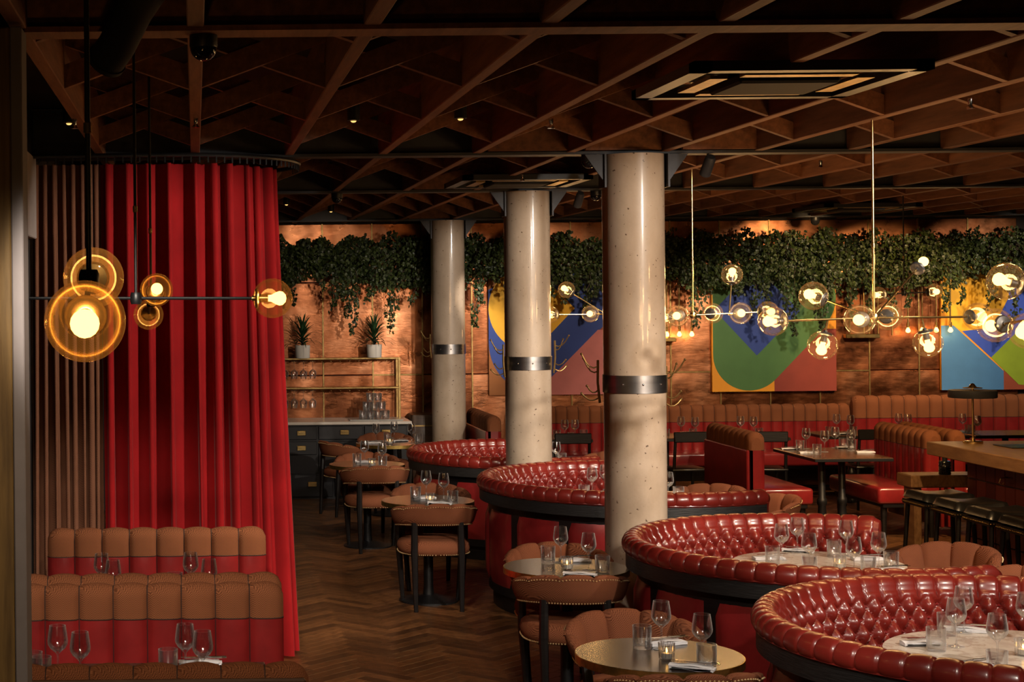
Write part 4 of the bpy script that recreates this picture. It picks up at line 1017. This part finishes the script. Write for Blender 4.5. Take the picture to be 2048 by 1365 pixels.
painting(x3, pz3, S * 1.0, 'light blue and lime geometric painting at picture edge', 'art_orange', [('art_rust', [(0.5, 0), (1, 0), (1, 0.3), (0.5, 0.3)]), ('art_royal', [(0.12, 0.52), (0.40, 0.26), (1.0, 0.8), (1.0, 1.0), (0.36, 1.0), (0.5, 0.7)]), ('art_yellow', arcp(0.33, 0.76, 0.33, 60, 240) + [(0.42, 0.50), (0.55, 0.75)]), ('art_lightblue', [(0.0, 0.0), (0.5, 0.0), (0.5, 0.15), (0.10, 0.52), (0.0, 0.52)]), ('art_lime', [(0.40, 0.26), (0.62, 0.04), (1.0, 0.0), (1.0, 0.84)])])

# ================================================================== PIPE WALL LIGHTS
def pipe_light(xs, ztop, zbot, zb, plate, lab):
    r = empty('pipe_wall_light', (xs[0], YW - 0.04, ztop)); tag(r, lab, 'wall light', 'bent pipe wall lights')
    x0 = xs[0]
    w = xs[-1] - x0
    MB().rbox((-0.03, -0.04, -0.02), (w + 0.03, 0.015, 0.04), 0.006, 1).build('header', 'brass_dull', r, smooth=False)
    for k, x in enumerate(xs):
        lit = k in zb; d = 0.10 if lit else 0.05
        pts = [(x - x0, -0.01, 0.0), (x - x0, -d * 0.7, 0.0), (x - x0, -d, -0.03)] + [(x - x0, -d, -0.03 - (ztop - (zbot if not lit else zbot + 0.14) - 0.03) * t) for t in (0.5, 1.0)]
        pp = MB().tube(pts, 0.009, 8).build('pipe', 'brass_dull', r)
        if lit:
            zz = pts[-1][2]
            h = MB().lathe([(0, 0.01), (0.017, 0.01), (0.017, -0.05), (0, -0.05)], 12, at=(x - x0, -d, zz)).build('lamp_holder', 'brass', pp)
            b = link('bulb', bulb_me, pp); b.matrix_local = Matrix.Translation((x - x0, -d, zz - 0.06)) @ Matrix.Rotation(PI, 4, 'X')
            L = bpy.data.lights.new('lamp_light', 'POINT'); L.energy = 3; L.color = (1.0, 0.56, 0.22); L.shadow_soft_size = 0.03
            lo = bpy.data.objects.new('lamp_light', L); COL.objects.link(lo); lo.parent = pp; lo.location = (x - x0, -d - 0.01, zz - 0.09)
    if plate: MB().rbox((plate[0] - x0, -0.09, zbot - ztop - 0.03), (plate[1] - x0, 0.0, zbot - ztop + 0.02), 0.006, 1).build('plate', 'brass', r, smooth=False)
pipe_light([7.66 + 0.165 * k for k in range(8)], 2.66, 1.78, (4, 5, 6, 7), (7.6, 8.0), 'bent brass pipe wall light with four bulbs between two paintings')
pipe_light([5.36 + 0.145 * k for k in range(4)], 2.62, 1.76, (1, 2, 3), (5.28, 5.62), 'bent brass pipe wall light beside nearest column')

# ================================================================== TABLEWARE
def wine_me():
    pr = [(0.0, 0.0), (0.034, 0.001), (0.034, 0.003), (0.012, 0.006), (0.004, 0.014), (0.0035, 0.05), (0.004, 0.088), (0.012, 0.098), (0.030, 0.113), (0.040, 0.130), (0.0415, 0.142), (0.039, 0.165), (0.033, 0.205), (0.0316, 0.205), (0.0376, 0.165), (0.0400, 0.142), (0.0385, 0.131), (0.029, 0.116), (0.010, 0.103), (0, 0.101)]
    return MB().lathe(pr, 24).mesh('wine_glass', 'glass', angle=50)
def tumbler_me():
    pr = [(0.0, 0.0), (0.036, 0.0), (0.038, 0.003), (0.0405, 0.098), (0.0385, 0.098), (0.0355, 0.022), (0.030, 0.015), (0, 0.014)]
    return MB().lathe(pr, 24).mesh('tumbler', 'glass_thick', angle=50)
WG, TU = wine_me(), tumbler_me()
def make_candle():
    c = empty('candle_holder')
    n = 36; pr = [(0.027, 0.0), (0.030, 0.004), (0.033, 0.07), (0.0305, 0.07), (0.028, 0.01)]
    def f(i, j):
        a = 2 * PI * i / n; r, z = pr[j]; r += 0.0016 * (1 if i % 2 else -1); return (r * math.cos(a), r * math.sin(a), z)
    m = MB().grid(f, n, 5, wrap=True); m.lathe([(0, 0.004), (0.027, 0.004)], 18); m.build('ribbed_glass', 'glass_thick', c, angle=20)
    cd = MB().lathe([(0, 0.006), (0.021, 0.006), (0.021, 0.026), (0, 0.025)], 16).build('candle', 'candle_wax', c)
    MB().lathe([(0, 0.026), (0.0035, 0.031), (0.0045, 0.036), (0.002, 0.046), (0, 0.05)], 8).build('flame', 'flame', cd)
    return c
CA = Proto(make_candle())
def make_napkin():
    r = empty('napkin_setting')
    m = MB()
    for k, (dx, ry) in enumerate(((0, 0), (0.006, 0.05), (-0.004, -0.04))):
        def f(i, j, k=k): 
            u = i / 10; v = j / 6
            return (-0.085 + 0.17 * u + dx, -0.030 + 0.060 * v, 0.003 + 0.007 * k + 0.003 * math.sin(u * 7 + k * 2) + 0.005 * math.sin(v * PI) * (0.6 + 0.4 * math.sin(u * 4 + k)))
        m.grid(f, 11, 7)
        m.box((-0.082 + dx, -0.029, 0.001), (0.082 + dx, 0.029, 0.004 + 0.006 * k))
    m.build('napkin', 'napkin', r, angle=70)
    fk = MB().rbox((-0.02, -0.006, 0.028), (0.11, 0.002, 0.031), 0.001, 1)
    for t in range(4): fk.box((-0.065, -0.011 + t * 0.006, 0.029), (-0.02, -0.008 + t * 0.006, 0.031))
    fk.build('fork', 'chrome', r, smooth=False)
    MB().rbox((-0.08, 0.014, 0.028), (0.02, 0.026, 0.0295), 0.0005, 1).rbox((0.02, 0.016, 0.027), (0.11, 0.024, 0.032), 0.002, 1).build('knife', 'chrome', r, smooth=False)
    return r
NA = Proto(make_napkin())
def put(me, name, p, lab, cat, grp):
    o = link(name, me); o.location = p; tag(o, lab, cat, grp); return o
ORD = {1: ['only'], 2: ['left', 'right'], 3: ['leftmost', 'middle', 'rightmost'], 4: ['leftmost', 'second', 'third', 'rightmost'], 5: ['leftmost', 'second', 'third', 'fourth', 'rightmost'], 6: ['leftmost', 'second', 'third', 'fourth', 'fifth', 'rightmost']}
def dress(where, z, wines=(), tumblers=(), candles=(), napkins=(), rect=None):
    def clampR(p):
        if rect is None: return p
        if len(rect) == 3:
            c = Vector((rect[0], rect[1], p.z)); d = p - c; m = rect[2] - 0.05
            if d.length > m: p = c + d.normalized() * m
        else:
            p.x = min(max(p.x, rect[0] + 0.05), rect[1] - 0.05); p.y = min(max(p.y, rect[2] + 0.05), rect[3] - 0.05)
        return p
    used = []
    def place(px, zr, rad):
        p = clampR(G(px[0], px[1], z + zr)); p.z = z + 0.0005
        for _ in range(12):
            hit = [q for q, rq in used if (Vector((q.x, q.y)) - Vector((p.x, p.y))).length < rad + rq]
            if not hit: break
            d = p - hit[0]; d.z = 0
            d = d.normalized() if d.length > 1e-4 else Vector((0.3, 1, 0)).normalized()
            p = clampR(p + d * 0.02); p.z = z + 0.0005
        used.append((p, rad)); return p
    def lab(kind, k, n): return ('%s on %s' % (kind, where)) if n == 1 else ('%s of %d %s on %s' % (ORD[n][k], n, kind + ('es' if kind.endswith('s') else 's'), where))
    for k, q in enumerate(sorted(wines)): put(WG, 'wine_glass', place(q, 0.205, 0.034), lab('clear stemmed wine glass', k, len(wines)), 'wine glass', 'wine glasses set on the tables')
    for k, q in enumerate(sorted(tumblers)): put(TU, 'tumbler', place(q, 0.098, 0.041), lab('clear water tumbler', k, len(tumblers)), 'tumbler', 'tumblers set on the tables')
    for k, q in enumerate(sorted(candles)): CA.put(place(q, 0.07, 0.034), 0, lab('lit tealight in ribbed glass', k, len(candles)), 'candle', 'tealights on the tables')
    for k, q in enumerate(sorted(napkins)):
        p = clampR(G(q[0], q[1], z + 0.02)); p.z = z + 0.0005; used.append((p, 0.02))
        NA.put(p, q[2] if len(q) > 2 else 0.2, lab('folded white napkin', k, len(napkins)), 'napkin', 'napkins on the tables')
dress(TN['f'], 0.75, [(1322, 1203), (1404, 1229)], [(1284, 1252), (1440, 1293)], [(1333, 1286)], [(1332, 1281, 0.3), (1388, 1332, -0.5)], TB['f'])
dress(TN['s'], 0.75, [(1121, 1054), (1177, 1067)], [(1096, 1093), (1205, 1112)], [(1134, 1114)], [(1150, 1117, 0.2), (1160, 1145, -0.4)], TB['s'])
dress(TN['t'], 0.75, [(852, 942), (887, 947)], [(831, 974), (910, 983)], [(860, 987)], [(848, 993, 0.2), (880, 1004, -0.4)], TB['t'])
dress(TN['u'], 0.75, [(729, 882), (764, 887)], [(714, 908), (780, 915)], [(744, 917)], [(730, 922, 0.2)], TB['u'])
dress(TN['v'], 0.75, [(752, 848), (788, 844), (823, 848)], [(775, 866), (842, 869)], [(780, 875)], [(800, 880, 0.4), (745, 884, 0.1)], TB['v'])
dress(MN['a'], 0.755, [(1927, 1174), (1912, 1198), (1994, 1229), (2052, 1187)], [(1893, 1227), (1872, 1256), (1994, 1302)], [(2046, 1278)], [(1845, 1282, 0.0), (1925, 1252, -0.4), (1945, 1328, 0.3)], MT['a'])
dress(MN['b'], 0.755, [(1563, 1049), (1594, 1036), (1618, 1067), (1692, 1042), (1719, 1078), (1757, 1066)], [(1545, 1094), (1680, 1080), (1782, 1104), (1617, 1115), (1750, 1127)], [(1679, 1112)], [(1537, 1113, 0.05), (1592, 1096, -0.5), (1735, 1114, 0), (1800, 1139, 0.1)], MT['b'])
dress(MN['c'], 0.755, [(1184, 936), (1206, 930), (1336, 945)], [(1168, 971), (1346, 974)], [], [(1190, 968, 0.2)], MT['c'])
dress(MN['d'], 0.755, [(1131, 886)], [(1152, 909)], [], [], MT['d'])
dress('dark table between nearest left benches', 0.75, [(115, 1252), (160, 1265), (370, 1249), (405, 1263)], [(65, 1305), (92, 1306), (345, 1300)], [], [(400, 1320, 0.0)], (BX - 0.5, BX + 0.5, 6.18, 6.86))
dress('dark table before bench against curtain', 0.75, [(203, 1108), (226, 1121), (381, 1106), (418, 1119)], [(350, 1146)], [], [], (BX - 0.5, BX + 0.5, 7.97, 8.63))
dress('wooden table between two red benches', 0.75, [(1612, 857), (1649, 862), (1670, 855), (1702, 860)], [(1600, 881), (1634, 889), (1680, 876), (1712, 880)], [], [(1580, 896, 0.0), (1615, 903, 0.1), (1697, 893, 0.0), (1730, 902, 0.0)], (5.70, 6.42, 15.2, 16.3))
dress('wall table behind the middle booths', 0.75, [(1132, 841), (1153, 841)], [(1122, 862), (1170, 866)], [(1143, 866)], [(1160, 874, 0.2)], (3.49, 4.21, 17.52, 18.18))
dress('wall table right of nearest column', 0.75, [(1362, 834), (1390, 835)], [(1345, 862), (1402, 862)], [(1378, 865)], [(1385, 872, 0.2)], (4.72, 5.44, 17.52, 18.18))
dress('wall table behind first red bench', 0.75, [(1481, 833), (1507, 834)], [(1524, 858)], [], [], (5.65, 6.31, 17.52, 18.18))
dress('wall table behind wooden booth table', 0.75, [(1673, 829), (1701, 831)], [(1658, 855), (1720, 856)], [], [(1690, 866, 0.2)], (6.73, 7.51, 17.62, 18.28))
dress('wall table behind bar lamp', 0.75, [(1924, 828), (1981, 848), (2038, 847)], [(1892, 850), (1942, 852)], [], [(1925, 862, 0.2)], (8.27, 9.22, 17.52, 18.18))
dress('wall table hidden behind double bench', 0.75, [(1784, 828), (1816, 829)], (), (), (), (7.62, 8.2, 17.52, 18.18))
rect_table('wall_table', 7.91, 17.85, 0.6, 0.66, 0.75, 'table_brown', 'small dark wall table mostly hidden behind double bench', [(0, 0)], 'tables by the wall')
# hanging glasses on the rack
for row, (px, py) in enumerate(((570, 728), (570, 783))):
    for k in range(4):
        p = P(px + 18.5 * k, py, 19.14); zz = 0.876 + ZS[1 - row] - 0.016
        o = put(WG, 'wine_glass', (p.x, 19.16, zz), '%s wine glass hanging upside down under %s rack shelf' % (ORD[4][k], ('top', 'lower')[row]), 'wine glass', 'glasses hanging from the rack'); o.rotation_euler = (PI, 0, 0)
# stacked tumblers on a tray
tr = MB().rbox((1.75, 18.78, 0.876), (2.36, 19.0, 0.888), 0.004, 1).build('tray', 'tray', smooth=False); tag(tr, 'pale tray under stacked tumblers on white worktop', 'tray')
n = 0
NM = ['first', 'second', 'third', 'fourth']
for lev, cnt in ((0, 4), (1, 3), (2, 2)):
    for k in range(cnt):
        for dy in (0, 1):
            p = (2.04 + 0.088 * (k - (cnt - 1) / 2) + 0.0, 18.85 + 0.088 * dy, 0.889 + 0.099 * lev)
            put(TU, 'tumbler', p, '%s tumbler of %s stack level, %s row, on tray' % (NM[k], ('bottom', 'middle', 'top')[lev], ('front', 'rear')[dy]), 'tumbler', 'tumblers stacked on the tray')
# tray and menu on the bar
bm_ = G(2030, 893, 1.10)
mt = MB().rbox((bm_.x - 0.12, bm_.y - 0.2, 1.101), (bm_.x + 0.2, bm_.y + 0.1, 1.107), 0.002, 1).build('bar_mat', 'leather_black', smooth=False); tag(mt, 'flat black mat lying on the bar right of lamp', 'mat')
